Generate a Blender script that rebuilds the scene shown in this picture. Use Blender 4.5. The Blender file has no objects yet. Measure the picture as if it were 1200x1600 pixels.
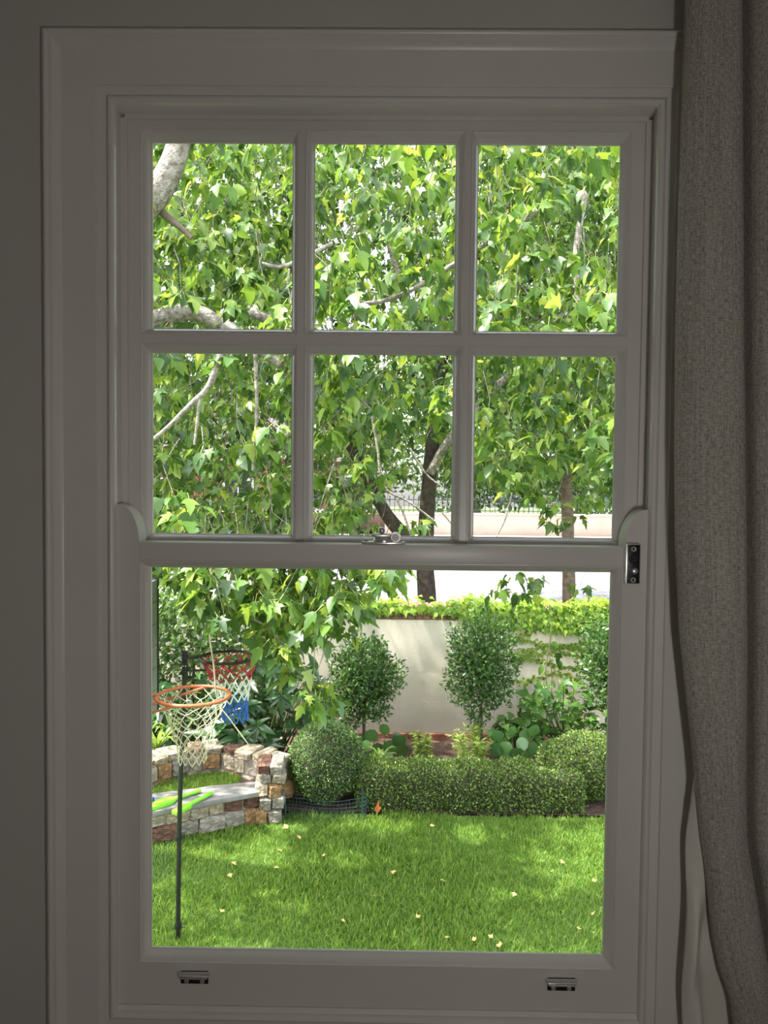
import bpy, bmesh, math, random
import numpy as np
from mathutils import Vector, Matrix

# ------------------------------------------------------------------ camera, world, sun, exposure
scene = bpy.context.scene
COL = scene.collection
PITCH, YAW, ROLL = math.radians(2.1465), math.radians(-0.6065), math.radians(0.5912)
EYE = Vector((0.0, -1.336, 1.55))
_fw = Vector((math.sin(YAW) * math.cos(PITCH), math.cos(YAW) * math.cos(PITCH), -math.sin(PITCH)))
_rt0 = Vector((math.cos(YAW), -math.sin(YAW), 0))
_up0 = _rt0.cross(_fw)
_rt = _rt0 * math.cos(ROLL) + _up0 * math.sin(ROLL)
_up = -_rt0 * math.sin(ROLL) + _up0 * math.cos(ROLL)
cam_data = bpy.data.cameras.new('camera')
cam_data.sensor_fit = 'VERTICAL'
cam_data.sensor_height = 32.0
cam_data.lens = 24.0
cam_data.clip_start = 0.02
cam_data.clip_end = 300
cam = bpy.data.objects.new('camera', cam_data)
cam.matrix_world = Matrix(((_rt.x, _up.x, -_fw.x, EYE.x), (_rt.y, _up.y, -_fw.y, EYE.y), (_rt.z, _up.z, -_fw.z, EYE.z), (0, 0, 0, 1)))
COL.objects.link(cam)
scene.camera = cam

world = bpy.data.worlds.new('sky')
scene.world = world
world.use_nodes = True
wn = world.node_tree.nodes
wl = world.node_tree.links
wn.clear()
w_out = wn.new('ShaderNodeOutputWorld')
w_bg = wn.new('ShaderNodeBackground')
w_sky = wn.new('ShaderNodeTexSky')
w_sky.sky_type = 'NISHITA'
w_sky.sun_disc = False
w_sky.sun_elevation = math.radians(62)
w_sky.sun_rotation = math.radians(-100)
w_sky.air_density = 1.0
w_sky.dust_density = 3.0
w_sky.ozone_density = 1.0
w_bg.inputs['Strength'].default_value = 0.85
w_hs = wn.new('ShaderNodeHueSaturation')          # bright hazy summer sky
w_hs.inputs['Saturation'].default_value = 0.35
wl.new(w_sky.outputs[0], w_hs.inputs['Color'])
wl.new(w_hs.outputs[0], w_bg.inputs[0])
wl.new(w_bg.outputs[0], w_out.inputs[0])

sun_data = bpy.data.lights.new('sun', 'SUN')
sun_data.energy = 10.5
sun_data.angle = math.radians(0.7)
sun_data.color = (1.0, 0.95, 0.86)
sun = bpy.data.objects.new('sun', sun_data)
SUN_DIR = Vector((0.42, 0.09, -0.90)).normalized()
sun.rotation_euler = SUN_DIR.to_track_quat('-Z', 'Y').to_euler()
sun.location = (-8, 2, 16)
COL.objects.link(sun)

vs = scene.view_settings
vs.view_transform = 'Standard'
vs.look = 'None'
vs.gamma = 1.0
vs.use_curve_mapping = False
vs.exposure = 0.5
cy = scene.cycles
cy.max_bounces = 10
cy.diffuse_bounces = 6
cy.glossy_bounces = 4
cy.transmission_bounces = 6
cy.transparent_max_bounces = 12
cy.sample_clamp_indirect = 8.0
cy.use_denoising = True

# ------------------------------------------------------------------ helpers
rnd = random.Random(11)
R = np.random.default_rng(7)
G = -1.28            # lawn level
ST = -0.60           # street level
PI = math.pi


def ray(px, py):
    return _fw + _rt * ((px - 600) / 1200.0) + _up * ((800 - py) / 1200.0)


def P(px, py, y):
    """world point on the upright plane at depth y seen at photograph pixel px, py"""
    d = ray(px, py)
    return EYE + d * ((y - EYE.y) / d.y)


def GP(px, py, z=G):
    """world point on the level plane z"""
    d = ray(px, py)
    return EYE + d * ((z - EYE.z) / d.z)


def project(A):
    """pixel coordinates and depth of an (n,3) array"""
    D = np.asarray(A, dtype=float) - np.array(EYE)
    w = D @ np.array(_fw)
    w = np.where(np.abs(w) < 1e-3, 1e-3, w)
    return 600 + 1200 * (D @ np.array(_rt)) / w, 800 - 1200 * (D @ np.array(_up)) / w, w


def tag(o, label=None, cat=None, group=None, kind=None):
    if label: o['label'] = label
    if cat: o['category'] = cat
    if group: o['group'] = group
    if kind: o['kind'] = kind
    return o


def empty(name, loc=(0, 0, 0), rz=0.0):
    o = bpy.data.objects.new(name, None)
    o.empty_display_size = 0.1
    o.location = loc
    o.rotation_euler = (0, 0, rz)
    COL.objects.link(o)
    return o


def link(name, me, parent=None):
    o = bpy.data.objects.new(name, me)
    COL.objects.link(o)
    if parent is not None:
        o.parent = parent
        o.matrix_parent_inverse = Matrix.Identity(4)
    return o


class MB:
    def __init__(s):
        s.v, s.f, s.m = [], [], []

    def add(s, vs_, fs_, mi=0):
        b = len(s.v)
        s.v += [tuple(p) for p in vs_]
        s.f += [tuple(i + b for i in q) for q in fs_]
        s.m += [mi] * len(fs_)
        return s

    def box(s, a, b, mi=0):
        x0, y0, z0 = a
        x1, y1, z1 = b
        return s.add([(x0, y0, z0), (x1, y0, z0), (x1, y1, z0), (x0, y1, z0), (x0, y0, z1), (x1, y0, z1), (x1, y1, z1), (x0, y1, z1)],
                     [(0, 3, 2, 1), (4, 5, 6, 7), (0, 1, 5, 4), (1, 2, 6, 5), (2, 3, 7, 6), (3, 0, 4, 7)], mi)

    def tube(s, pts, rad, n=8, cap=True, mi=0, closed=False):
        pts = [Vector(p) for p in pts]
        k = len(pts)
        if not isinstance(rad, (list, tuple)): rad = [rad] * k
        V, F = [], []
        ref = None
        for i, p in enumerate(pts):
            if closed:
                t = (pts[(i + 1) % k] - pts[i - 1])
            else:
                t = pts[min(i + 1, k - 1)] - pts[max(i - 1, 0)]
            t.normalize()
            if ref is None:
                ref = Vector((0, 0, 1)) if abs(t.z) < 0.9 else Vector((1, 0, 0))
            a = (ref - t * ref.dot(t))
            if a.length < 1e-6: a = t.orthogonal()
            a.normalize()
            ref = a
            b = t.cross(a)
            for j in range(n):
                an = 2 * PI * j / n
                V.append(p + (a * math.cos(an) + b * math.sin(an)) * rad[i])
        for i in range(k if closed else k - 1):
            for j in range(n):
                i2 = (i + 1) % k
                F.append((i * n + j, i * n + (j + 1) % n, i2 * n + (j + 1) % n, i2 * n + j))
        if cap and not closed:
            F.append(tuple(reversed(range(n))))
            F.append(tuple(range((k - 1) * n, k * n)))
        return s.add(V, F, mi)

    def lathe(s, prof, c=(0, 0, 0), n=20, axis='z', mi=0):
        V, F = [], []
        for (r, h) in prof:
            for j in range(n):
                a = 2 * PI * j / n
                q = (r * math.cos(a), r * math.sin(a), h)
                if axis == 'y': q = (q[0], q[2], q[1])
                if axis == 'x': q = (q[2], q[0], q[1])
                V.append((q[0] + c[0], q[1] + c[1], q[2] + c[2]))
        k = len(prof)
        for i in range(k - 1):
            for j in range(n):
                F.append((i * n + j, i * n + (j + 1) % n, (i + 1) * n + (j + 1) % n, (i + 1) * n + j))
        F.append(tuple(reversed(range(n))))
        F.append(tuple(range((k - 1) * n, k * n)))
        return s.add(V, F, mi)

    def ring(s, x0, x1, z0, z1, prof, sides='lrtb', mi=0):
        """mitred moulding round a rectangle in the xz plane; prof = [(outset u, y)]"""
        k = len(prof)
        cor = []
        for (u, y) in prof:
            cor.append([(x0 - u, y, z0 - u), (x1 + u, y, z0 - u), (x1 + u, y, z1 + u), (x0 - u, y, z1 + u)])
        sd = {'b': (0, 1), 'r': (1, 2), 't': (2, 3), 'l': (3, 0)}
        for c in sides:
            a, b = sd[c]
            V = [cor[i][a] for i in range(k)] + [cor[i][b] for i in range(k)]
            s.add(V, [(i, i + 1, k + i + 1, k + i) for i in range(k - 1)], mi)
        return s

    def prism(s, poly, y0, y1, mi=0, axis='y'):
        k = len(poly)
        if axis == 'y':
            V = [(p[0], y0, p[1]) for p in poly] + [(p[0], y1, p[1]) for p in poly]
        elif axis == 'z':
            V = [(p[0], p[1], y0) for p in poly] + [(p[0], p[1], y1) for p in poly]
        else:
            V = [(y0, p[0], p[1]) for p in poly] + [(y1, p[0], p[1]) for p in poly]
        F = [(i, (i + 1) % k, k + (i + 1) % k, k + i) for i in range(k)]
        F += [tuple(reversed(range(k))), tuple(range(k, 2 * k))]
        return s.add(V, F, mi)

    def build(s, name, mats, parent=None, smooth=False, bevel=0.0, seg=2, angle=None):
        me = bpy.data.meshes.new(name)
        me.from_pydata(s.v, [], s.f)
        if not isinstance(mats, (list, tuple)): mats = [mats]
        for m in mats: me.materials.append(m)
        me.polygons.foreach_set('material_index', s.m)
        bm = bmesh.new()
        bm.from_mesh(me)
        if bevel > 0:
            bmesh.ops.remove_doubles(bm, verts=bm.verts, dist=1e-5)
        bmesh.ops.recalc_face_normals(bm, faces=bm.faces)
        if bevel > 0:
            es = [e for e in bm.edges if len(e.link_faces) == 2 and e.calc_face_angle(0) > 0.5]
            bmesh.ops.bevel(bm, geom=es, offset=bevel, segments=seg, affect='EDGES', profile=0.6)
        bm.to_mesh(me)
        bm.free()
        if smooth or bevel > 0:
            me.polygons.foreach_set('use_smooth', [True] * len(me.polygons))
            me.set_sharp_from_angle(angle=math.radians(angle if angle else 40))
        me.update()
        return link(name, me, parent)


def smooth_path(pts, n=6):
    pts = [Vector(p) for p in pts]
    out = []
    k = len(pts)
    for i in range(k - 1):
        p0, p1, p2, p3 = pts[max(i - 1, 0)], pts[i], pts[i + 1], pts[min(i + 2, k - 1)]
        for j in range(n):
            t = j / n
            out.append(0.5 * ((2 * p1) + (p2 - p0) * t + (2 * p0 - 5 * p1 + 4 * p2 - p3) * t * t + (3 * p1 - p0 - 3 * p2 + p3) * t ** 3))
    out.append(pts[-1])
    return out


def lerp_list(a, b, n):
    return [a + (b - a) * i / (n - 1) for i in range(n)]


# ------------------------------------------------------------------ materials
def new_mat(name):
    m = bpy.data.materials.new(name)
    m.use_nodes = True
    nt = m.node_tree
    return m, nt, nt.nodes['Principled BSDF']


def ramp(nt, stops, interp='LINEAR'):
    r = nt.nodes.new('ShaderNodeValToRGB')
    r.color_ramp.interpolation = interp
    el = r.color_ramp.elements
    while len(el) < len(stops): el.new(0.5)
    for e, (p, c) in zip(el, stops):
        e.position = p
        e.color = (*c, 1)
    return r


def mat(name, c, rough=0.6, metal=0.0, var=0.0, scale=8.0, bump=0.0, bscale=60.0, spec=0.5, c2=None, detail=5.0):
    m, nt, b = new_mat(name)
    b.inputs['Base Color'].default_value = (*c, 1)
    b.inputs['Roughness'].default_value = rough
    b.inputs['Metallic'].default_value = metal
    b.inputs['Specular IOR Level'].default_value = spec
    tc = nt.nodes.new('ShaderNodeTexCoord')
    if var > 0 or c2:
        n = nt.nodes.new('ShaderNodeTexNoise')
        n.inputs['Scale'].default_value = scale
        n.inputs['Detail'].default_value = detail
        nt.links.new(tc.outputs['Object'], n.inputs['Vector'])
        lo = c2 if c2 else tuple(max(0, x * (1 - var)) for x in c)
        hi = c if c2 else tuple(min(1, x * (1 + var)) for x in c)
        r = ramp(nt, [(0.32, lo), (0.68, hi)])
        nt.links.new(n.outputs['Fac'], r.inputs['Fac'])
        nt.links.new(r.outputs['Color'], b.inputs['Base Color'])
    if bump > 0:
        n2 = nt.nodes.new('ShaderNodeTexNoise')
        n2.inputs['Scale'].default_value = bscale
        n2.inputs['Detail'].default_value = 6
        nt.links.new(tc.outputs['Object'], n2.inputs['Vector'])
        bp = nt.nodes.new('ShaderNodeBump')
        bp.inputs['Strength'].default_value = bump
        bp.inputs['Distance'].default_value = 0.02
        nt.links.new(n2.outputs['Fac'], bp.inputs['Height'])
        nt.links.new(bp.outputs['Normal'], b.inputs['Normal'])
    return m


def leaf_mat(name, stops, trans=0.35, tcol=None, rough=0.38, spec=0.5):
    """leaf blade: hue differs from leaf to leaf, light passes through the blade"""
    m, nt, b = new_mat(name)
    geo = nt.nodes.new('ShaderNodeNewGeometry')
    oi = nt.nodes.new('ShaderNodeObjectInfo')
    ad = nt.nodes.new('ShaderNodeMath'); ad.operation = 'ADD'
    fr = nt.nodes.new('ShaderNodeMath'); fr.operation = 'FRACT'
    nt.links.new(geo.outputs['Random Per Island'], ad.inputs[0])
    nt.links.new(oi.outputs['Random'], ad.inputs[1])
    nt.links.new(ad.outputs[0], fr.inputs[0])
    r = ramp(nt, stops)
    nt.links.new(fr.outputs[0], r.inputs['Fac'])
    nt.links.new(r.outputs['Color'], b.inputs['Base Color'])
    b.inputs['Roughness'].default_value = rough
    b.inputs['Specular IOR Level'].default_value = spec
    tr = nt.nodes.new('ShaderNodeBsdfTranslucent')
    hs = nt.nodes.new('ShaderNodeHueSaturation')
    hs.inputs['Hue'].default_value = 0.475
    hs.inputs['Saturation'].default_value = 1.1
    hs.inputs['Value'].default_value = 1.6
    nt.links.new(r.outputs['Color'], hs.inputs['Color'])
    nt.links.new(hs.outputs['Color'], tr.inputs['Color'])
    mx = nt.nodes.new('ShaderNodeMixShader')
    mx.inputs[0].default_value = trans
    nt.links.new(b.outputs[0], mx.inputs[1])
    nt.links.new(tr.outputs[0], mx.inputs[2])
    nt.links.new(mx.outputs[0], nt.nodes['Material Output'].inputs['Surface'])
    return m


M = {}
M['paint'] = mat('satin_white_paint', (0.79, 0.765, 0.735), 0.33, bump=0.02, bscale=90, var=0.03, scale=4)
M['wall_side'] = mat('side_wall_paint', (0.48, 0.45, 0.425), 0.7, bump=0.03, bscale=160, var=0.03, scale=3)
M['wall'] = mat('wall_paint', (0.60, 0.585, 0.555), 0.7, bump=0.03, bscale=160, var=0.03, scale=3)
M['floor'] = mat('timber_floor', (0.22, 0.15, 0.11), 0.4, var=0.25, scale=3)
M['chrome'] = mat('satin_chrome', (0.80, 0.79, 0.78), 0.30, metal=0.75, var=0.05, scale=40)
M['black_metal'] = mat('black_metal', (0.012, 0.012, 0.014), 0.35, var=0.2, scale=30)
M['dark_hole'] = mat('dark_keyway', (0.004, 0.004, 0.004), 0.6)
M['white_plastic'] = mat('white_plastic', (0.8, 0.8, 0.78), 0.3)
M['lining'] = mat('curtain_lining', (0.78, 0.76, 0.70), 0.8, var=0.03, scale=5, bump=0.05, bscale=300)
M['bark_light'] = mat('pale_grey_bark', (0.42, 0.37, 0.33), 0.85, c2=(0.13, 0.105, 0.09), scale=26, bump=0.9, bscale=60)
M['bark_dark'] = mat('dark_bark', (0.075, 0.055, 0.042), 0.9, c2=(0.022, 0.016, 0.012), scale=18, bump=0.6, bscale=40)
M['bark_brown'] = mat('brown_bark', (0.20, 0.15, 0.11), 0.9, c2=(0.09, 0.065, 0.05), scale=18, bump=0.6, bscale=40)
M['stem'] = mat('green_stem', (0.12, 0.16, 0.05), 0.6, var=0.2, scale=30)
M['render'] = mat('cream_render', (0.72, 0.655, 0.545), 0.9, c2=(0.61, 0.55, 0.45), scale=2.2, bump=0.12, bscale=50)
M['brick_cap'] = mat('dark_cap_brick', (0.20, 0.115, 0.075), 0.9, var=0.4, scale=14, bump=0.3, bscale=60)
M['brick_red'] = mat('red_brick', (0.22, 0.085, 0.055), 0.9, var=0.35, scale=14, bump=0.3, bscale=60)
M['mortar'] = mat('mortar', (0.22, 0.18, 0.145), 0.95, var=0.3, scale=20, bump=0.4, bscale=70)
M['slate'] = mat('grey_slate_slab', (0.27, 0.26, 0.25), 0.6, c2=(0.17, 0.165, 0.16), scale=9, bump=0.2, bscale=45)
M['soil'] = mat('bed_soil', (0.105, 0.06, 0.04), 0.95, c2=(0.04, 0.025, 0.018), scale=18, bump=0.8, bscale=60)
M['turf'] = mat('lawn_turf', (0.10, 0.18, 0.035), 0.95, c2=(0.06, 0.11, 0.025), scale=10, bump=0.5, bscale=80)
M['verge'] = mat('dry_verge', (0.30, 0.25, 0.17), 0.95, c2=(0.16, 0.18, 0.07), scale=2, bump=0.5, bscale=50)
M['asphalt'] = mat('asphalt', (0.185, 0.178, 0.198), 0.9, var=0.25, scale=1.2, bump=0.1, bscale=90)
M['concrete'] = mat('pale_concrete', (0.36, 0.335, 0.315), 0.9, var=0.1, scale=3, bump=0.1, bscale=60)
M['pink_wall'] = mat('pink_render', (0.34, 0.24, 0.20), 0.9, var=0.08, scale=2)
M['iron'] = mat('black_iron', (0.015, 0.016, 0.02), 0.5, var=0.2, scale=20)
M['orange_metal'] = mat('orange_painted_steel', (0.42, 0.115, 0.045), 0.5, var=0.25, scale=25)
M['cord_beige'] = mat('weathered_beige_cord', (0.46, 0.42, 0.30), 0.9, var=0.2, scale=40)
M['cord_red'] = mat('red_cord', (0.48, 0.035, 0.05), 0.8, var=0.2, scale=40)
M['cord_white'] = mat('white_cord', (0.80, 0.80, 0.80), 0.8, var=0.05, scale=40)
M['cord_blue'] = mat('blue_cord', (0.03, 0.12, 0.50), 0.8, var=0.2, scale=40)
M['board_grey'] = mat('weathered_grey_board', (0.34, 0.36, 0.34), 0.85, c2=(0.22, 0.24, 0.23), scale=6, bump=0.2, bscale=40)
M['green_plastic'] = mat('lime_green_plastic', (0.22, 0.66, 0.04), 0.35, var=0.06, scale=10)
M['blue_plastic'] = mat('blue_plastic', (0.03, 0.14, 0.66), 0.35, var=0.06, scale=10)
M['net_teal'] = mat('dark_teal_netting', (0.03, 0.085, 0.09), 0.8, var=0.2, scale=30)
M['car_blue'] = mat('blue_car_paint', (0.02, 0.07, 0.34), 0.2, var=0.05, scale=3)
M['car_glass'] = mat('dark_car_glass', (0.01, 0.012, 0.015), 0.08)
M['rubber'] = mat('tyre_rubber', (0.015, 0.015, 0.015), 0.9, var=0.2, scale=20)
M['roof_tile'] = mat('grey_roof_tile', (0.20, 0.17, 0.16), 0.9, var=0.25, scale=6)
M['deadleaf'] = mat('pale_yellow_dead_leaf', (0.72, 0.52, 0.22), 0.8, c2=(0.5, 0.28, 0.10), scale=20)
M['orangeleaf'] = mat('orange_brown_dead_leaf', (0.62, 0.20, 0.05), 0.8, c2=(0.42, 0.11, 0.03), scale=20)
M['petiole'] = mat('yellow_green_leaf_stalk', (0.42, 0.42, 0.12), 0.6, var=0.2, scale=30)

M['leaf_a'] = leaf_mat('overhang_leaf', [(0.0, (0.034, 0.082, 0.020)), (0.45, (0.074, 0.158, 0.030)), (0.8, (0.15, 0.255, 0.045)), (1.0, (0.30, 0.39, 0.085))], 0.40, rough=0.34)
M['leaf_b'] = leaf_mat('street_tree_leaf', [(0.0, (0.036, 0.085, 0.022)), (0.5, (0.078, 0.160, 0.034)), (1.0, (0.20, 0.30, 0.065))], 0.40, rough=0.36)
M['leaf_c'] = leaf_mat('right_tree_leaf', [(0.0, (0.040, 0.115, 0.026)), (0.5, (0.08, 0.19, 0.04)), (1.0, (0.20, 0.33, 0.06))], 0.40, rough=0.36)
M['leaf_far'] = leaf_mat('far_tree_leaf', [(0.0, (0.03, 0.07, 0.022)), (1.0, (0.12, 0.19, 0.055))], 0.35)
M['leaf_box'] = leaf_mat('box_leaf', [(0.0, (0.055, 0.115, 0.028)), (0.6, (0.14, 0.225, 0.05)), (1.0, (0.33, 0.42, 0.11))], 0.3, rough=0.42)
M['leaf_ball'] = leaf_mat('box_ball_leaf', [(0.0, (0.045, 0.11, 0.036)), (0.6, (0.11, 0.20, 0.06)), (1.0, (0.27, 0.38, 0.12))], 0.28, rough=0.42)
M['leaf_std'] = leaf_mat('standard_tree_leaf', [(0.0, (0.028, 0.075, 0.020)), (0.6, (0.060, 0.135, 0.030)), (1.0, (0.14, 0.24, 0.06))], 0.3, rough=0.34)
M['leaf_ivy'] = leaf_mat('creeper_leaf', [(0.0, (0.12, 0.24, 0.030)), (0.5, (0.21, 0.35, 0.040)), (1.0, (0.34, 0.46, 0.07))], 0.35)
M['leaf_dark'] = leaf_mat('dark_glossy_leaf', [(0.0, (0.022, 0.065, 0.022)), (1.0, (0.055, 0.125, 0.036))], 0.25, rough=0.25, spec=0.7)
M['leaf_round'] = leaf_mat('round_glossy_leaf', [(0.0, (0.045, 0.125, 0.036)), (1.0, (0.12, 0.25, 0.07))], 0.25, rough=0.25, spec=0.6)
M['leaf_lobed'] = leaf_mat('lobed_shrub_leaf', [(0.0, (0.036, 0.10, 0.020)), (1.0, (0.10, 0.20, 0.038))], 0.3, rough=0.42, spec=0.3)
M['leaf_lime'] = leaf_mat('feathery_lime_leaf', [(0.0, (0.17, 0.28, 0.04)), (1.0, (0.36, 0.46, 0.10))], 0.35)
M['leaf_laurel'] = leaf_mat('laurel_leaf', [(0.0, (0.035, 0.09, 0.022)), (0.6, (0.09, 0.17, 0.04)), (1.0, (0.26, 0.36, 0.13))], 0.3, rough=0.28, spec=0.6)
M['leaf_strap'] = leaf_mat('strap_leaf', [(0.0, (0.08, 0.18, 0.03)), (1.0, (0.24, 0.36, 0.08))], 0.3, rough=0.35)
M['grass'] = leaf_mat('grass_blade', [(0.0, (0.085, 0.185, 0.030)), (0.6, (0.15, 0.275, 0.045)), (1.0, (0.30, 0.40, 0.085))], 0.35, rough=0.5, spec=0.3)

# window glass: clear thin pane with surface reflection
m, nt, b = new_mat('window_glass')
nt.nodes.remove(b)
tr = nt.nodes.new('ShaderNodeBsdfTransparent'); tr.inputs[0].default_value = (0.985, 0.99, 0.985, 1)
gl = nt.nodes.new('ShaderNodeBsdfGlossy'); gl.inputs['Roughness'].default_value = 0.0
fz = nt.nodes.new('ShaderNodeFresnel'); fz.inputs[0].default_value = 1.3
mx = nt.nodes.new('ShaderNodeMixShader')
nt.links.new(fz.outputs[0], mx.inputs[0]); nt.links.new(tr.outputs[0], mx.inputs[1]); nt.links.new(gl.outputs[0], mx.inputs[2])
nt.links.new(mx.outputs[0], nt.nodes['Material Output'].inputs['Surface'])
M['glass'] = m

# linen weave
m, nt, b = new_mat('linen_weave')
b.inputs['Roughness'].default_value = 0.95
b.inputs['Specular IOR Level'].default_value = 0.15
uv = nt.nodes.new('ShaderNodeUVMap'); uv.uv_map = 'UVMap'
nz = nt.nodes.new('ShaderNodeTexNoise'); nz.inputs['Scale'].default_value = 40; nz.inputs['Detail'].default_value = 3
nt.links.new(uv.outputs[0], nz.inputs['Vector'])
waves = []
for sc_ in ((640, 110, 1), (110, 600, 1)):
    mp = nt.nodes.new('ShaderNodeMapping'); mp.inputs['Scale'].default_value = sc_
    nt.links.new(uv.outputs[0], mp.inputs['Vector'])
    w = nt.nodes.new('ShaderNodeTexNoise'); w.inputs['Scale'].default_value = 1.0; w.inputs['Detail'].default_value = 1.5
    nt.links.new(mp.outputs[0], w.inputs['Vector'])
    waves.append(w)
ml = nt.nodes.new('ShaderNodeMath'); ml.operation = 'ADD'
nt.links.new(waves[0].outputs['Fac'], ml.inputs[0]); nt.links.new(waves[1].outputs['Fac'], ml.inputs[1])
mps = nt.nodes.new('ShaderNodeMapping'); mps.inputs['Scale'].default_value = (260, 6, 1)
nt.links.new(uv.outputs[0], mps.inputs['Vector'])
nzs = nt.nodes.new('ShaderNodeTexNoise'); nzs.inputs['Scale'].default_value = 1.0; nzs.inputs['Detail'].default_value = 2
nt.links.new(mps.outputs[0], nzs.inputs['Vector'])
ad = nt.nodes.new('ShaderNodeMath'); ad.operation = 'MULTIPLY_ADD'; ad.inputs[1].default_value = 0.5
nt.links.new(nzs.outputs['Fac'], ad.inputs[0]); nt.links.new(ml.outputs[0], ad.inputs[2])
mr = nt.nodes.new('ShaderNodeMapRange'); mr.inputs[1].default_value = 0.85; mr.inputs[2].default_value = 1.65
nt.links.new(ad.outputs[0], mr.inputs[0])
r = ramp(nt, [(0.1, (0.25, 0.235, 0.205)), (0.9, (0.66, 0.63, 0.565))])
nt.links.new(mr.outputs[0], r.inputs['Fac'])
nt.links.new(r.outputs['Color'], b.inputs['Base Color'])
bp = nt.nodes.new('ShaderNodeBump'); bp.inputs['Strength'].default_value = 0.7; bp.inputs['Distance'].default_value = 0.002
nt.links.new(ad.outputs[0], bp.inputs['Height']); nt.links.new(bp.outputs[0], b.inputs['Normal'])
M['linen'] = m

# field stones: every stone its own colour
m, nt, b = new_mat('field_stone')
oi = nt.nodes.new('ShaderNodeObjectInfo')
r = ramp(nt, [(0.0, (0.60, 0.50, 0.36)), (0.2, (0.20, 0.10, 0.07)), (0.36, (0.44, 0.26, 0.12)), (0.52, (0.36, 0.33, 0.28)), (0.66, (0.50, 0.44, 0.34)), (0.80, (0.30, 0.17, 0.12)), (0.9, (0.42, 0.38, 0.33))], 'CONSTANT')
nt.links.new(oi.outputs['Random'], r.inputs['Fac'])
tc = nt.nodes.new('ShaderNodeTexCoord')
nz = nt.nodes.new('ShaderNodeTexNoise'); nz.inputs['Scale'].default_value = 3.0; nz.inputs['Detail'].default_value = 8
nt.links.new(tc.outputs['Object'], nz.inputs['Vector'])
r2 = ramp(nt, [(0.3, (0.45, 0.42, 0.40)), (0.7, (1.0, 1.0, 1.0))])
nt.links.new(nz.outputs['Fac'], r2.inputs['Fac'])
mxc = nt.nodes.new('ShaderNodeMix'); mxc.data_type = 'RGBA'; mxc.blend_type = 'MULTIPLY'; mxc.inputs[0].default_value = 1.0
nt.links.new(r.outputs['Color'], mxc.inputs[6]); nt.links.new(r2.outputs['Color'], mxc.inputs[7])
nt.links.new(mxc.outputs[2], b.inputs['Base Color'])
b.inputs['Roughness'].default_value = 0.9
bp = nt.nodes.new('ShaderNodeBump'); bp.inputs['Strength'].default_value = 0.6; bp.inputs['Distance'].default_value = 0.15
nt.links.new(nz.outputs['Fac'], bp.inputs['Height']); nt.links.new(bp.outputs[0], b.inputs['Normal'])
M['stone'] = m

# ------------------------------------------------------------------ the room
RX0, RX1, RY0, RZ1 = -2.3, 2.1, -3.8, 2.75
OX0, OX1, OZ0, OZ1 = -0.4806, 0.4439, 0.6142, 2.1925        # visible opening of the sashes
HX0, HX1, HZ0, HZ1 = -0.545, 0.508, 0.50, 2.26              # structural hole
WT = 0.26


def struct(name, mb, mt, label=None, **k):
    o = mb.build(name, mt, **k)
    o['kind'] = 'structure'
    if label: o['label'] = label
    return o


w = MB()
w.box((RX0 - WT, 0, G), (HX0, WT, 3.05))
w.box((HX1, 0, G), (RX1 + WT, WT, 3.05))
w.box((HX0, 0, G), (HX1, WT, HZ0))
w.box((HX0, 0, HZ1), (HX1, WT, 3.05))
struct('wall_front', w, M['wall'], 'grey painted wall around the sash window')
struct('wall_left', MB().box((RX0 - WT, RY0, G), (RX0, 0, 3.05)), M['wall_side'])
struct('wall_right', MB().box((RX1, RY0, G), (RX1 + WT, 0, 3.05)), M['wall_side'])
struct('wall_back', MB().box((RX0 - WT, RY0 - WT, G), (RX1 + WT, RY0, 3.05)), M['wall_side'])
struct('floor', MB().box((RX0, RY0, -0.12), (RX1, 0, 0)), M['floor'])
struct('ceiling', MB().box((RX0, RY0, RZ1), (RX1, 0, 3.05)), M['paint'])
# architrave, staff bead and sill
t1 = empty('trim_1', (0, 0, 0)); t1['kind'] = 'structure'; t1['label'] = 'moulded white architrave around the window'
arch = [(0.0295, 0.0), (0.0295, -0.0104), (0.031, -0.0116), (0.0885, -0.0116), (0.091, -0.0130), (0.0945, -0.0154), (0.0985, -0.0194), (0.1005, -0.0223), (0.1025, -0.0229),
        (0.1035, -0.0212), (0.1075, -0.0212), (0.1085, -0.0235), (0.1105, -0.0249), (0.1135, -0.0249), (0.1155, -0.0232), (0.117, -0.0186), (0.1195, -0.0151), (0.1225, -0.0128), (0.1225, 0.0)]
for sd in 'tlr':
    pr = MB().ring(OX0, OX1, 0.42, OZ1, arch, sd)
    pr.build({'t': 'head_architrave', 'l': 'side_architrave', 'r': 'side_architrave'}[sd], M['paint'], t1, smooth=True, angle=28)
t2 = empty('trim_2', (0, 0, 0)); t2['kind'] = 'structure'; t2['label'] = 'white staff bead and box frame holding the sashes'
bead = [(0.0, 0.001), (0.0, -0.006), (0.0008, -0.0095), (0.003, -0.0125), (0.0065, -0.0138), (0.010, -0.0125), (0.0122, -0.0095), (0.0132, -0.006), (0.0135, -0.002)]
liner = [(0.0135, -0.002), (0.0145, -0.004), (0.0285, -0.0055), (0.0300, -0.0055), (0.0300, 0.02)]
for sd in 'tlrb':
    MB().ring(OX0, OX1, OZ0 - 0.010, OZ1, bead, sd).build('staff_bead', M['paint'], t2, smooth=True, angle=30)
    MB().ring(OX0, OX1, OZ0 - 0.010, OZ1, liner, sd).build('frame_lining', M['paint'], t2, smooth=True, angle=30)
jl = MB()
jl.box((HX0, 0.0005, HZ0), (OX0 - 0.008, 0.12, HZ1)); jl.box((OX1 + 0.008, 0.0005, HZ0), (HX1, 0.12, HZ1)); jl.box((OX0 - 0.008, 0.0005, OZ1 + 0.006), (OX1 + 0.008, 0.12, HZ1))
jl.build('jamb', M['paint'], t2)
pb = MB()
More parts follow.
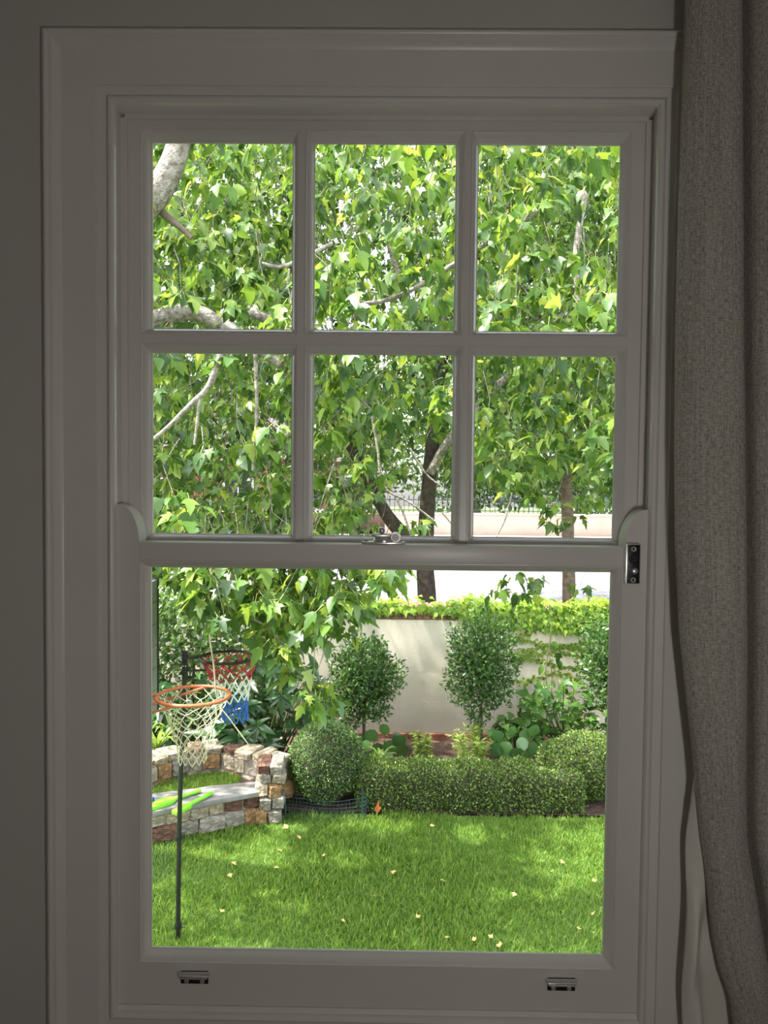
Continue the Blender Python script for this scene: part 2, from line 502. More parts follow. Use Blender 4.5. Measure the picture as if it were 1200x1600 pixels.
pb.box((OX0 - 0.008, 0.0425, OZ0), (OX0 + 0.004, 0.0495, OZ1)); pb.box((OX1 - 0.004, 0.0425, OZ0), (OX1 + 0.008, 0.0495, OZ1)); pb.box((OX0, 0.0425, OZ1 - 0.002), (OX1, 0.0495, OZ1 + 0.006))
pb.build('parting_bead', M['paint'], t2, bevel=0.001)
ob = MB()
ob.box((OX0 - 0.008, 0.092, OZ0), (OX0 + 0.006, 0.12, OZ1)); ob.box((OX1 - 0.006, 0.092, OZ0), (OX1 + 0.008, 0.12, OZ1)); ob.box((OX0, 0.092, OZ1 - 0.006), (OX1, 0.12, OZ1 + 0.006))
ob.build('outer_bead', M['paint'], t2)
sl = MB().prism([(-0.0035, OZ0 - 0.012), (0.0005, OZ0 - 0.0015), (0.10, OZ0 - 0.012), (0.125, OZ0 - 0.04), (0.30, HZ0 - 0.02), (0.30, HZ0 - 0.06), (0.262, HZ0 - 0.06), (0.262, HZ0 + 0.0005), (0.0, HZ0 + 0.0005)], OX0 - 0.02, OX1 + 0.02, axis='x')
struct('trim_3', sl, M['paint'], 'white sloping sill below the lower sash')
ap = MB().box((OX0 - 0.125, -0.05, 0.395), (OX1 + 0.125, -0.0005, 0.42)).box((OX0 - 0.1, -0.018, 0.33), (OX1 + 0.1, -0.0005, 0.395))
struct('trim_4', ap, M['paint'], 'white window board under the architrave', bevel=0.003)
for nm, bx in (('baseboard_front', ((RX0, -0.018, 0), (RX1, -0.0005, 0.14))), ('baseboard_left', ((RX0 + .0005, RY0, 0), (RX0 + 0.018, -0.018, 0.14)))):
    struct(nm, MB().box(*bx), M['paint'], bevel=0.003)

# glazing moulding profile: outset is measured inwards (negative) from the bead's outer line
def glaze(y0):
    return [(0.0, y0 + 0.0005), (-0.0008, y0 - 0.0012), (-0.0024, y0 - 0.0012), (-0.0032, y0 + 0.0012), (-0.0042, y0 + 0.0018), (-0.0068, y0 + 0.0042), (-0.0095, y0 + 0.0090), (-0.0120, y0 + 0.0150), (-0.0138, y0 + 0.0205), (-0.0150, y0 + 0.0210), (-0.0155, y0 + 0.0250), (-0.0120, y0 + 0.0290), (-0.0040, y0 + 0.0400)]


def pane(parent, x0, x1, z0, z1, y0):
    for sd in 'tlrb':
        MB().ring(x0, x1, z0, z1, glaze(y0), sd).build('glazing_bead', M['paint'], parent, smooth=True, angle=35)
    i = 0.012
    MB().box((x0 + i, y0 + 0.0235, z0 + i), (x1 - i, y0 + 0.0270, z1 - i)).build('pane', M['glass'], parent)


# upper sash, six panes
YU = 0.050
UL, UR, UT, UB = -0.4555, 0.4183, 2.1761, 1.4385
us = empty('window_1', (0, 0, 0)); us['kind'] = 'structure'; us['label'] = 'upper sash with six panes in white glazing bars'
MB().box((OX0 - 0.006, YU, 1.402), (UL, YU + 0.04, OZ1 + 0.004)).build('stile', M['paint'], us)
MB().box((UR, YU, 1.402), (OX1 + 0.006, YU + 0.04, OZ1 + 0.004)).build('stile', M['paint'], us)
MB().box((UL, YU, UT), (UR, YU + 0.04, OZ1 + 0.004)).build('top_rail', M['paint'], us)
MB().box((UL, YU - 0.0055, 1.402), (UR, YU + 0.04, UB)).build('meeting_rail', M['paint'], us)
bw = 0.0105
pw = (UR - UL - 2 * bw) / 3
ZB0, ZB1 = 1.7985, 1.8130
for k in range(3):
    x0 = UL + k * (pw + bw)
    pane(us, x0, x0 + pw, ZB1, UT, YU)
    pane(us, x0, x0 + pw, UB, ZB0, YU)
    if k < 2:
        MB().box((x0 + pw, YU, UB), (x0 + pw + bw, YU + 0.04, UT)).build('glazing_bar', M['paint'], us)
MB().box((UL, YU + 0.0004, ZB0), (UR, YU + 0.0396, ZB1)).build('glazing_bar', M['paint'], us)

# lower sash, one pane, with horns, lifts, fastener and lock
LL, LR, LT, LB, LM = -0.4427, 0.4029, 1.4115, 0.6898, 1.4426
ls = empty('window_2', (0, 0, 0)); ls['kind'] = 'structure'; ls['label'] = 'lower sash with one large pane and curved horns'
MB().box((OX0 - 0.006, 0, OZ0), (LL, 0.042, LM)).build('stile', M['paint'], ls)
MB().box((LR, 0, OZ0), (OX1 + 0.006, 0.042, LM)).build('stile', M['paint'], ls)
MB().box((LL, 0, OZ0), (LR, 0.042, LB)).build('bottom_rail', M['paint'], ls)
MB().box((LL, 0, LT), (LR, 0.0438, LM)).build('meeting_rail', M['paint'], ls, bevel=0.0008)
pane(ls, LL, LR, LB, LT, 0.0)
for s, xs in ((1, OX0), (-1, OX1)):
    poly = [(xs - s * 0.006, LM), (xs - s * 0.006, LM + 0.066), (xs + s * 0.002, LM + 0.066)]
    for i in range(1, 13):
        a = PI / 2 * i / 12
        poly.append((xs + s * (0.002 + 0.036 * math.sin(a)), LM + 0.002 + 0.064 * math.cos(a)))
    poly.append((xs + s * 0.038, LM))
    if s < 0: poly = poly[::-1]
    MB().prism(poly, 0.0, 0.042).build('horn', M['paint'], ls, smooth=True, angle=30)

for px, py in ((304, 1526), (877, 1537)):
    c = P(px, py, -0.002)
    hd = empty('sash_lift', (c.x, 0, c.z)); hd.parent = ls
    bk = MB().box((-0.0245, -0.003, -0.0125), (0.0245, -0.0002, 0.010)).build('back_plate', M['black_metal'], hd, bevel=0.0008)
    lp = MB()
    # hooked finger ledge, wider at its outer lip
    n = 9
    V, F = [], []
    for i in range(n):
        a = PI * 0.62 * i / (n - 1)
        y = -0.002 - 0.0105 * math.sin(a)
        z = 0.0095 - 0.0045 * (1 - math.cos(a))
        hwid = 0.0285 - 0.0065 * max(0, math.sin(a) - 0.3) * 1.1 * (i / (n - 1))
        for dz in (0, -0.0028):
            V += [(-hwid, y - dz * 0.2, z + dz), (hwid, y - dz * 0.2, z + dz)]
    for i in range(n - 1):
        q = i * 4
        F += [(q, q + 1, q + 5, q + 4), (q + 2, q + 6, q + 7, q + 3), (q, q + 4, q + 6, q + 2), (q + 1, q + 3, q + 7, q + 5)]
    F += [(0, 2, 3, 1), (4 * n - 4, 4 * n - 3, 4 * n - 1, 4 * n - 2)]
    lp.add(V, F).build('finger_ledge', M['chrome'], hd, smooth=True, angle=50)
    for sx in (-0.014, 0.014):
        MB().lathe([(0.0042, 0), (0.0042, -0.001), (0.0032, -0.0016), (0.001, -0.0014)], (sx, -0.003, -0.0078), 12, 'y').build('screw', M['chrome'], hd, smooth=True)

c = P(599, 846, 0.018)
fs = empty('sash_fastener', (c.x, 0.020, LM)); fs.parent = ls
MB().prism([(-0.038, -0.008), (-0.030, -0.012), (0.030, -0.012), (0.038, -0.008), (0.038, 0.008), (0.030, 0.012), (-0.030, 0.012), (-0.038, 0.008)], 0.0, 0.0045, axis='z').build('base_plate', M['chrome'], fs, bevel=0.001)
MB().lathe([(0.0175, 0.0035), (0.0180, 0.006), (0.0172, 0.010), (0.0150, 0.0125), (0.0135, 0.0135)], (0, -0.002, 0), 24).build('pivot_dome', M['chrome'], fs, smooth=True)
arm = MB().prism([(-0.022, -0.004), (-0.016, -0.012), (0.004, -0.012), (0.018, -0.008), (0.024, -0.002), (0.018, 0.008), (-0.012, 0.009)], 0.0130, 0.0185, axis='z')
arm.build('swing_arm', M['chrome'], fs, bevel=0.0015)
MB().lathe([(0.0015, -0.0062), (0.0042, -0.0048), (0.006, -0.002), (0.0065, 0.0005), (0.0055, 0.0035), (0.003, 0.0056), (0.001, 0.0062)], (-0.003, -0.004, 0.0240), 16).build('ball_knob', M['chrome'], fs, smooth=True)
MB().lathe([(0.0080, -0.016), (0.0090, -0.0145), (0.0090, 0.008), (0.0075, 0.010)], (0.0215, 0.0, 0.0125), 20, 'y').build('lock_barrel', M['chrome'], fs, smooth=True)
MB().lathe([(0.0068, -0.0002), (0.0068, 0.0006)], (0.0215, -0.0164, 0.0125), 20, 'y').build('barrel_face', M['white_plastic'], fs)
for sx in (-0.030, 0.030):
    MB().lathe([(0.0036, 0), (0.0034, 0.0012), (0.001, 0.0018)], (sx, 0, 0.0045), 12).build('screw', M['black_metal'], fs, smooth=True)

c0, c1 = P(978.5, 849.5, -0.012), P(1000, 913, -0.012)
lk = empty('sash_lock', ((c0.x + c1.x) / 2, 0, (c0.z + c1.z) / 2)); lk.parent = ls
lw, lh = (c1.x - c0.x) / 2, (c0.z - c1.z) / 2
MB().box((-lw, -0.013, -lh), (lw, -0.0002, lh)).build('lock_case', M['chrome'], lk, bevel=0.002)
MB().box((-lw + 0.002, -0.0140, -lh + 0.002), (lw - 0.002, -0.0125, lh - 0.002)).build('face_plate', M['black_metal'], lk, bevel=0.0005)
for sz in (lh - 0.009, -lh + 0.0075):
    MB().lathe([(0.0046, 0), (0.0046, -0.0008), (0.0036, -0.0012), (0.0030, -0.0008)], (0, -0.0140, sz), 16, 'y').build('screw', M['chrome'], lk, smooth=True)
    MB().box((-0.0018, -0.0156, sz - 0.0018), (0.0018, -0.0150, sz + 0.0018)).build('square_socket', M['dark_hole'], lk)
MB().lathe([(0.0082, 0), (0.0082, -0.0012), (0.0070, -0.0018), (0.0066, -0.0012)], (0, -0.0140, 0.009), 24, 'y').build('key_cylinder', M['black_metal'], lk, smooth=True)
MB().box((-0.0045, -0.0160, 0.0078), (0.0045, -0.0152, 0.0102)).build('keyway', M['dark_hole'], lk)
MB().lathe([(0.0062, 0), (0.0058, -0.005), (0.0045, -0.0075), (0.002, -0.0085)], (0.001, -0.0140, -0.0115), 18, 'y').build('push_button', M['chrome'], lk, smooth=True)

# ------------------------------------------------------------------ added lamp, out of view, to brighten the room side
m, nt, b = new_mat('fill_light_globe')
nt.nodes.remove(b)
em = nt.nodes.new('ShaderNodeEmission'); em.inputs[0].default_value = (1.0, 0.965, 0.91, 1); em.inputs[1].default_value = 88.0
nt.links.new(em.outputs[0], nt.nodes['Material Output'].inputs['Surface'])
M['globe'] = m
lp_ = empty('added_fill_lamp', (0.30, -1.46, 0.285)); tag(lp_, 'added globe lamp behind the camera, unseen, brightening the room side', 'lamp')
MB().lathe([(0.13, -0.28), (0.13, -0.268), (0.02, -0.258)], (0, 0, 0), 28).build('base', M['black_metal'], lp_, smooth=True)
MB().tube([(0, 0, -0.26), (0, 0, 0.93)], 0.009, 10).build('pole', M['black_metal'], lp_, smooth=True)
MB().lathe([(0.03, 0.92), (0.035, 0.935), (0.035, 0.955), (0.03, 0.957)], (0, 0, 0), 20).build('collar', M['chrome'], lp_, smooth=True)
MB().lathe([(0.05 * math.sin(a), 1.003 - 0.05 * math.cos(a)) for a in [PI * (0.06 + 0.92 * i / 14) for i in range(15)]], (0, 0, 0), 28).build('globe', M['globe'], lp_, smooth=True)

# ------------------------------------------------------------------ curtain
def interp(tab, v):
    xs = [a for a, _ in tab]; ys = [q for _, q in tab]
    return float(np.interp(v, xs, ys))


LEFT = [(-700, 1090), (0, 1078), (100, 1074), (300, 1068), (500, 1063), (700, 1061), (850, 1062), (1000, 1068), (1100, 1078), (1200, 1089), (1300, 1097), (1400, 1109), (1500, 1120), (1550, 1130), (1600, 1148), (1750, 1165), (2600, 1150)]
GAP = [(-700, 1152), (0, 1157), (500, 1159), (1000, 1164), (1250, 1162), (1330, 1163), (1400, 1174), (1500, 1190), (1600, 1208), (1750, 1225), (2600, 1215)]
LIN = [(-700, 1108), (1000, 1104), (1180, 1097), (1250, 1084), (1350, 1074), (1450, 1075), (1550, 1068), (1600, 1066), (1700, 1072), (2600, 1080)]
cz = [2.62 - i * 0.02 for i in range(131)]


def cloth(name, rows, mt, parent, thick=0.0):
    me = bpy.data.meshes.new(name)
    n = len(rows[0]); k = len(rows)
    V = [p for r_ in rows for p in r_]
    F = [(i * n + j, i * n + j + 1, (i + 1) * n + j + 1, (i + 1) * n + j) for i in range(k - 1) for j in range(n - 1)]
    me.from_pydata([tuple(p) for p in V], [], F)
    u = me.uv_layers.new(name='UVMap')
    # arc length along the middle row, so that threads keep their width round the folds
    mid = rows[k // 2]
    s = [0.0]
    for j in range(1, n): s.append(s[-1] + (Vector(mid[j]) - Vector(mid[j - 1])).length)
    for lp in me.loops:
        i, j = divmod(lp.vertex_index, n)
        u.data[lp.index].uv = (s[j], rows[i][0][2])
    me.materials.append(mt)
    me.polygons.foreach_set('use_smooth', [True] * len(me.polygons))
    o = link(name, me, parent)
    sd = o.modifiers.new('thickness', 'SOLIDIFY'); sd.thickness = 0.0018; sd.offset = 0
    return o


cur = empty('linen_curtain', (0.85, -0.12, 0.0))
tag(cur, 'heavy natural linen curtain with pale lining hanging beside the sash window', 'curtain')
rows_l, rows_b = [], []
for z in cz:
    # pixel row of this height near the curtain, only to read the measured outline
    _, pyv, _ = project([[0.62, -0.13, z]])
    py = float(pyv[0])
    xl = P(interp(LEFT, py), py, -0.09).x
    xg = P(interp(GAP, py), py, -0.08).x
    wig = 0.006 * math.sin(z * 3.1 + 0.6)
    prof = [(xl + 0.035, -0.050), (xl + 0.012, -0.060), (xl + 0.001, -0.082), (xl - 0.000, -0.108), (xl + 0.008, -0.135), (xl + 0.026, -0.158), (xl + (xg - xl) * 0.55, -0.168 + wig), (xg - 0.018, -0.160), (xg - 0.003, -0.130), (xg + 0.001, -0.085), (xg + 0.006, -0.052),
            (xg + 0.012, -0.085), (xg + 0.018, -0.135), (xg + 0.045, -0.172 - wig), (xg + 0.085, -0.175), (xg + 0.115, -0.150), (xg + 0.125, -0.09), (xg + 0.132, -0.06), (xg + 0.142, -0.10), (xg + 0.160, -0.16), (xg + 0.205, -0.18 + wig), (xg + 0.24, -0.15), (xg + 0.252, -0.09), (xg + 0.27, -0.06), (xg + 0.29, -0.12), (xg + 0.33, -0.17), (xg + 0.38, -0.16), (xg + 0.41, -0.08)]
    pts = smooth_path([(a, -0.05 + (q + 0.05) * 0.55, z) for a, q in prof], 4)
    rows_l.append([(p.x - 0.85, p.y + 0.12, p.z) for p in pts])
    xb = P(interp(LIN, py), py, -0.06).x
    xl2 = max(xl, xb + 0.01)
    crease = 0.012 * math.sin(z * 21 + 1.0) * (1 if z < 1.1 else 0.25)
    pb_ = [(xb, -0.052 + crease * 0.4), (xb + 0.010, -0.068 + crease), (xb + 0.026, -0.060 - crease * 0.6), (xb + 0.045, -0.044 + crease * 0.5), (xl2 + 0.06, -0.040), (xg + 0.0, -0.034), (xg + 0.1, -0.034), (xg + 0.2, -0.036), (xg + 0.40, -0.04)]
    pts = smooth_path([(a, q, z) for a, q in pb_], 4)
    rows_b.append([(p.x - 0.85, p.y + 0.12, p.z) for p in pts])
cloth('linen_panel', rows_l, M['linen'], cur)
lo = cloth('lining', rows_b, M['lining'], cur); lo['label'] = 'smooth off-white curtain lining'

# ------------------------------------------------------------------ the ground outside
struct('ground', MB().box((-45, 0.3, G - 0.4), (45, 7.05, G - 0.06)).box((RX1 + 0.3, -40, G - 0.4), (45, 0.3, G - 0.06)).box((-45, -40, G - 0.4), (RX0 - 0.3, 0.3, G - 0.06)), M['turf'], 'bare earth under the garden')
LY1 = GP(600, 1272).y
WY = GP(600, 1157).y                                   # face of the garden wall
lw_ = MB()
nx, ny = 60, 24
V, F = [], []
for j in range(ny + 1):
    for i in range(nx + 1):
        V.append((-6 + 12 * i / nx, 0.3 + (LY1 - 0.3) * j / ny, G + 0.008 * math.sin(i * 0.9) * math.cos(j * 0.7) - 0.01))
for j in range(ny):
    for i in range(nx):
        F.append((j * (nx + 1) + i, j * (nx + 1) + i + 1, (j + 1) * (nx + 1) + i + 1, (j + 1) * (nx + 1) + i))
lw_.add(V, F)
lw_.box((-6, 0.3, G - 0.06), (6, LY1, G - 0.03))
struct('lawn', lw_, M['turf'], 'shaded green lawn below the window', smooth=True)
bd = MB()
V, F = [], []
nx, ny = 90, 18
for j in range(ny + 1):
    for i in range(nx + 1):
        V.append((-6 + 12 * i / nx, LY1 + (WY + 0.05 - LY1) * j / ny, G + 0.015 + (0 if j == 0 else rnd.uniform(-0.012, 0.03))))
for j in range(ny):
    for i in range(nx):
        F.append((j * (nx + 1) + i, j * (nx + 1) + i + 1, (j + 1) * (nx + 1) + i + 1, (j + 1) * (nx + 1) + i))
bd.add(V, F).box((-6, LY1, G - 0.06), (6, WY + 0.05, G - 0.02))
struct('garden_bed', bd, M['soil'], 'dark mulched planting bed in front of the garden wall', smooth=True)
# street
struct('verge', MB().box((-45, WY + 0.36, ST - 0.5), (45, 10.4, ST)), M['verge'])
struct('kerb', MB().box((-45, 10.4, ST - 0.3), (45, 10.56, ST + 0.02)).box((-45, 25.6, ST - 0.3), (45, 25.76, ST + 0.05)), M['concrete'])
struct('street_road', MB().box((-45, 10.56, ST - 0.3), (45, 25.6, ST - 0.08)), M['asphalt'], 'sunlit pale asphalt road beyond the garden wall')
struct('footpath', MB().box((-45, 25.76, ST - 0.3), (45, 30.6, ST + 0.03))
       , M['concrete'])
struct('far_garden_ground', MB().box((-45, 30.6, ST - 0.3), (45, 70, ST)), M['turf'])

# ------------------------------------------------------------------ scattering of leaves
def template(verts, tris, mats=None):
    return np.array(verts, dtype=np.float64), np.array(tris, dtype=np.int32), np.array(mats if mats is not None else [0] * len(tris), dtype=np.int32)


def fan_leaf(outline, centre, curl=0.25, fold=0.18, petiole=0.0, pw=0.012):
    """outline runs from the leaf base up the right side; mirrored to the left"""
    right = outline
    left = [(-x, y) for x, y in reversed(outline) if x > 1e-6]
    pts = right + left
    def z(x, y): return -curl * max(0, y - 0.1) ** 2 + fold * abs(x) - 0.25 * abs(x) ** 2 * curl
    V = [(x, y, z(x, y)) for x, y in pts] + [(0, centre, z(0, centre))]
    k = len(pts)
    T = [(k, i, (i + 1) % k) for i in range(k)]
    m_ = [0] * len(T)
    if petiole > 0:
        b0 = len(V)
        V += [(-pw, 0.02, 0), (pw, 0.02, 0), (pw, -petiole, -0.04), (-pw, -petiole, -0.04)]
        T += [(b0, b0 + 1, b0 + 2), (b0, b0 + 2, b0 + 3)]
        m_ += [1, 1]
    return template(V, T, m_)


L3 = fan_leaf([(0, 0.0), (0.17, 0.02), (0.34, 0.18), (0.52, 0.46), (0.27, 0.45), (0.24, 0.68), (0, 1.08)], 0.36, 0.30, 0.16, 0.55)
L5 = fan_leaf([(0, 0.0), (0.22, -0.04), (0.42, 0.02), (0.24, 0.17), (0.54, 0.50), (0.22, 0.44), (0.20, 0.66), (0, 1.05)], 0.30, 0.25, 0.12, 0.55)
LO = fan_leaf([(0, 0.0), (0.20, 0.10), (0.30, 0.34), (0.22, 0.68), (0, 1.05)], 0.42, 0.35, 0.22, 0.5)
L3s = fan_leaf([(0, 0.0), (0.30, 0.12), (0.46, 0.46), (0.22, 0.52), (0, 1.05)], 0.36, 0.30, 0.16)
LSM = template([(0, 0, 0), (0.24, 0.45, 0.06), (0, 1.0, -0.12), (-0.24, 0.45, 0.06), (0, 0.45, 0)], [(0, 1, 4), (1, 2, 4), (2, 3, 4), (3, 0, 4)])
LQ = template([(0, 0, 0), (0.30, 0.5, 0.07), (0, 1.0, -0.06), (-0.30, 0.5, 0.07)], [(0, 1, 2), (0, 2, 3)])


def norm(a):
    return a / np.maximum(np.linalg.norm(a, axis=1, keepdims=True), 1e-9)


def frames(axis, nrm, size):
    a = norm(axis)
    n = norm(nrm - a * np.sum(nrm * a, axis=1, keepdims=True))
    x = np.cross(a, n)
    M3 = np.stack([x, a, n], axis=2)
    return M3 * np.asarray(size).reshape(-1, 1, 1)


def np_mesh(name, V, T, mi, mats, parent=None, smooth=False):
    me = bpy.data.meshes.new(name)
    me.vertices.add(len(V)); me.loops.add(len(T) * 3); me.polygons.add(len(T))
    me.vertices.foreach_set('co', np.ascontiguousarray(V, dtype=np.float32).ravel())
    me.loops.foreach_set('vertex_index', np.ascontiguousarray(T, dtype=np.int32).ravel())
    me.polygons.foreach_set('loop_start', np.arange(len(T), dtype=np.int32) * 3)
    me.polygons.foreach_set('material_index', np.ascontiguousarray(mi, dtype=np.int32))
    for m_ in mats: me.materials.append(m_)
    me.update(calc_edges=True)
    if smooth: me.polygons.foreach_set('use_smooth', np.ones(len(T), dtype=bool))
    return link(name, me, parent)


def scatter(name, temps, which, M3, T0, mats, parent=None, stuff=True, smooth=True, label=None):
    Vs, Ts, Ms = [], [], []
    off = 0
    if parent is not None: T0 = T0 - np.array(parent.location)
    for k, (tv, tt, tm) in enumerate(temps):
        sel = np.nonzero(which == k)[0]
        if len(sel) == 0: continue
        V = np.einsum('kij,nj->kni', M3[sel], tv) + T0[sel][:, None, :]
        n = len(tv)
        T = tt[None, :, :] + (np.arange(len(sel)) * n)[:, None, None] + off
        Vs.append(V.reshape(-1, 3)); Ts.append(T.reshape(-1, 3)); Ms.append(np.tile(tm, len(sel)))
        off += len(sel) * n
    o = np_mesh(name, np.concatenate(Vs), np.concatenate(Ts), np.concatenate(Ms), mats, parent, smooth)
    if stuff: o['kind'] = 'stuff'
    if label: o['label'] = label
    return o


def leaf_objects(temps, which, M3, T0, mats, parent, name='leaf'):
    """each of these leaves an object of its own, sharing the meshes of its kind"""
    meshes = []
    for tv, tt, tm in temps:
        o = np_mesh(name, tv, tt, tm, mats, None, True)
        meshes.append(o.data)
        bpy.data.objects.remove(o)
    inv = np.array(parent.location)
    for k in range(len(which)):
        o = bpy.data.objects.new(name, meshes[int(which[k])])
        COL.objects.link(o)
        o.parent = parent
        m4 = Matrix([list(M3[k][r_]) + [float(T0[k][r_] - inv[r_])] for r_ in range(3)] + [[0, 0, 0, 1]])
        o.matrix_basis = m4


def split_leaves(M3, T0, size, limit=300, box=(215, 195, 985, 1500)):
    """indices of the leaves that show largest in the picture, and the rest"""
    px, py, d = project(T0)
    inside = (px > box[0]) & (px < box[2]) & (py > box[1]) & (py < box[3]) & (d > 0.5)
    score = np.where(inside, np.asarray(size) / np.maximum(d, 0.1), 0)
    order = np.argsort(-score)
    big = order[:limit]
    big = big[score[big] > 0]
    rest = np.setdiff1d(np.arange(len(T0)), big)
    return big, rest


def rosettes(C, kmin, kmax, smin, smax, droop=0.8, spread=1.0):
    """hanging bunches of leaves at the twig ends C"""
    n = R.integers(kmin, kmax + 1, len(C))
    idx = np.repeat(np.arange(len(C)), n)
    k = len(idx)
    ph = R.uniform(0, 2 * PI, k)
    rad = np.stack([np.cos(ph), np.sin(ph), np.zeros(k)], 1)
    el = R.uniform(-0.9, 0.55, k)
    size = R.uniform(smin, smax, k)
    pd = norm(rad + np.stack([np.zeros(k), np.zeros(k), el], 1))
    T0 = C[idx] + pd * (size * R.uniform(0.45, 0.95, k) * spread)[:, None]
    ax = rad * 0.65 + np.stack([np.zeros(k), np.zeros(k), -R.uniform(0.15, 1.6, k) * droop], 1) + R.normal(0, 0.25, (k, 3))
    nr = rad * 0.55 + np.array([0, 0, 0.7]) + R.normal(0, 0.40, (k, 3))
    return frames(ax, nr, size), T0, size


def blades(C, ax, nr, size):
    return frames(ax, nr, size), C, size


def sprigs(C, parent, mt, drop=(0.15, 0.5), r0=0.006, name='twigs', sway=0.22):
    """thin twigs that carry the bunches, rising to the limbs; one tangled mass"""
    k = len(C)
    if parent is not None: C = C - np.array(parent.location)
    top = C + np.stack([R.normal(0, sway, k), R.normal(0, sway, k), R.uniform(*drop, k)], 1)
    midp = (C + top) / 2 + R.normal(0, 0.045, (k, 3))
    ang = np.array([0, 2 * PI / 3, 4 * PI / 3])
    ringv = np.stack([np.cos(ang), np.sin(ang), np.zeros(3)], 1)
    V = np.concatenate([C[:, None, :] + ringv[None] * r0 * 0.45, midp[:, None, :] + ringv[None] * r0 * 0.75, top[:, None, :] + ringv[None] * r0], 1)
    T = []
    for lev in range(2):
        for j in range(3):
            a, b2, c_, d_ = lev * 3 + j, lev * 3 + (j + 1) % 3, lev * 3 + 3 + (j + 1) % 3, lev * 3 + 3 + j
            T += [(a, b2, c_), (a, c_, d_)]
    T = np.array(T)[None] + (np.arange(k) * 9)[:, None, None]
    o = np_mesh(name, V.reshape(-1, 3), T.reshape(-1, 3), np.zeros(k * len(T[0]), dtype=np.int32), [mt], parent, True)
    o['kind'] = 'stuff'
    return o


def inside_any(px, py, boxes):
    r_ = np.zeros(len(px), dtype=bool)
    for (x0, y0, x1, y1) in boxes:
        r_ |= (px > x0) & (px < x1) & (py > y0) & (py < y1)
    return r_


def sun_gaps(C, spots, r=0.26):
    """openings carved through the crown so that the sun lights these chosen places"""
    ok_ = np.ones(len(C), dtype=bool)
    dv = -np.array(SUN_DIR)
    for q in spots:
        w_ = C - np.array(q[:3])
        t = w_ @ dv
        dist = np.linalg.norm(w_ - t[:, None] * dv, axis=1)
        ok_ &= ~((dist < (q[3] if len(q) > 3 else r)) & (t > 0.3))
    return ok_


SUNNY = [(*GP(a, q), rr) for a, q, rr in ((420, 1335, .24), (330, 1345, .2), (590, 1290, .26), (755, 1300, .24), (640, 1300, .2), (905, 1290, .30), (945, 1300, .28), (885, 1350, .30), (930, 1340, .26), (800, 1410, .2), (540, 1340, .22), (450, 1295, .22))]
SUNNY += [(*P(a, q, y), rr) for a, q, y, rr in ((470, 1175, 5.2, .26), (255, 1190, 5.5, .3), (300, 1178, 5.7, .28), (355, 1170, 5.8, .24), (620, 1190, 5.4, .25), (700, 1185, 5.4, .25), (860, 1195, 5.4, .25), (920, 1160, 5.6, .3), (725, 990, 6.4, .3), (880, 955, 7.0, .35), (930, 955, 7.0, .35), (820, 950, 7.0, .3), (740, 945, 7.0, .3), (640, 1075, 7.0, .22), (540, 440, 2.9, .35), (570, 470, 2.9, .35), (780, 330, 3.4, .35), (290, 800, 2.8, .3), (490, 1090, 2.85, .3), (900, 280, 6.0, .5), (860, 650, 7.0, .4), (300, 1000, 6.1, .35))]


def branch(parent, pts, r0, r1, mt, name='branch', n=8, wob=0.0, sm=6):
    q = [p - Vector(parent.location) for p in smooth_path(pts, sm)]
    if wob:
        q = [p + Vector((rnd.gauss(0, wob), rnd.gauss(0, wob), rnd.gauss(0, wob))) for p in q]
    return MB().tube(q, lerp_list(r0, r1, len(q)), n).build(name, mt, parent, smooth=True, angle=80)


def pp(lst, y):
    return [P(a, q, y + (e[0] if e else 0)) for a, q, *e in lst]


def loc(pts, base):
    return [Vector(p) - Vector(base) for p in pts]

# ------------------------------------------------------------------ garden wall with brick capping
gw = empty('garden_wall', (0, WY, G)); tag(gw, 'cream rendered garden wall with dark brick capping', kind='structure')
CZ0, CZ1 = P(660, 968, WY).z, P(660, 948, WY).z
H0, H1 = CZ0 - G, CZ1 - G
MB().box((-6.5, 0.0, 0.09), (6.5, 0.30, H0)).box((-6.5, 0.02, 0.0), (6.5, 0.28, 0.09)).box((-6.5, 0.012, H0), (6.5, 0.288, H1 - 0.01)).build('rendered_wall', [M['render']], gw, bevel=0.006)
cb = MB().box((-0.038, -0.022, 0.0), (0.038, 0.322, H1 - H0)).build('brick', M['brick_cap'], gw, bevel=0.006, seg=1)
cb.location = (-4.4, 0, H0 + 0.001)
for i in range(1, 104):
    o = bpy.data.objects.new('brick', cb.data); COL.objects.link(o); o.parent = gw
    o.location = (-4.4 + i * 0.0855, rnd.uniform(-0.004, 0.004), H0 + 0.001 + rnd.uniform(-0.003, 0.003))
    o.rotation_euler = (rnd.uniform(-.01, .01), 0, rnd.uniform(-.02, .02))
fb = MB().box((-0.112, -0.016, 0.0), (0.112, 0.02, 0.076)).build('brick', M['brick_red'], gw, bevel=0.005, seg=1)
fb.location = (-4.4, 0, 0.012)
for i in range(1, 38):
    o = bpy.data.objects.new('brick', fb.data); COL.objects.link(o); o.parent = gw
    o.location = (-4.4 + i * 0.236, rnd.uniform(-0.003, 0.003), 0.012)

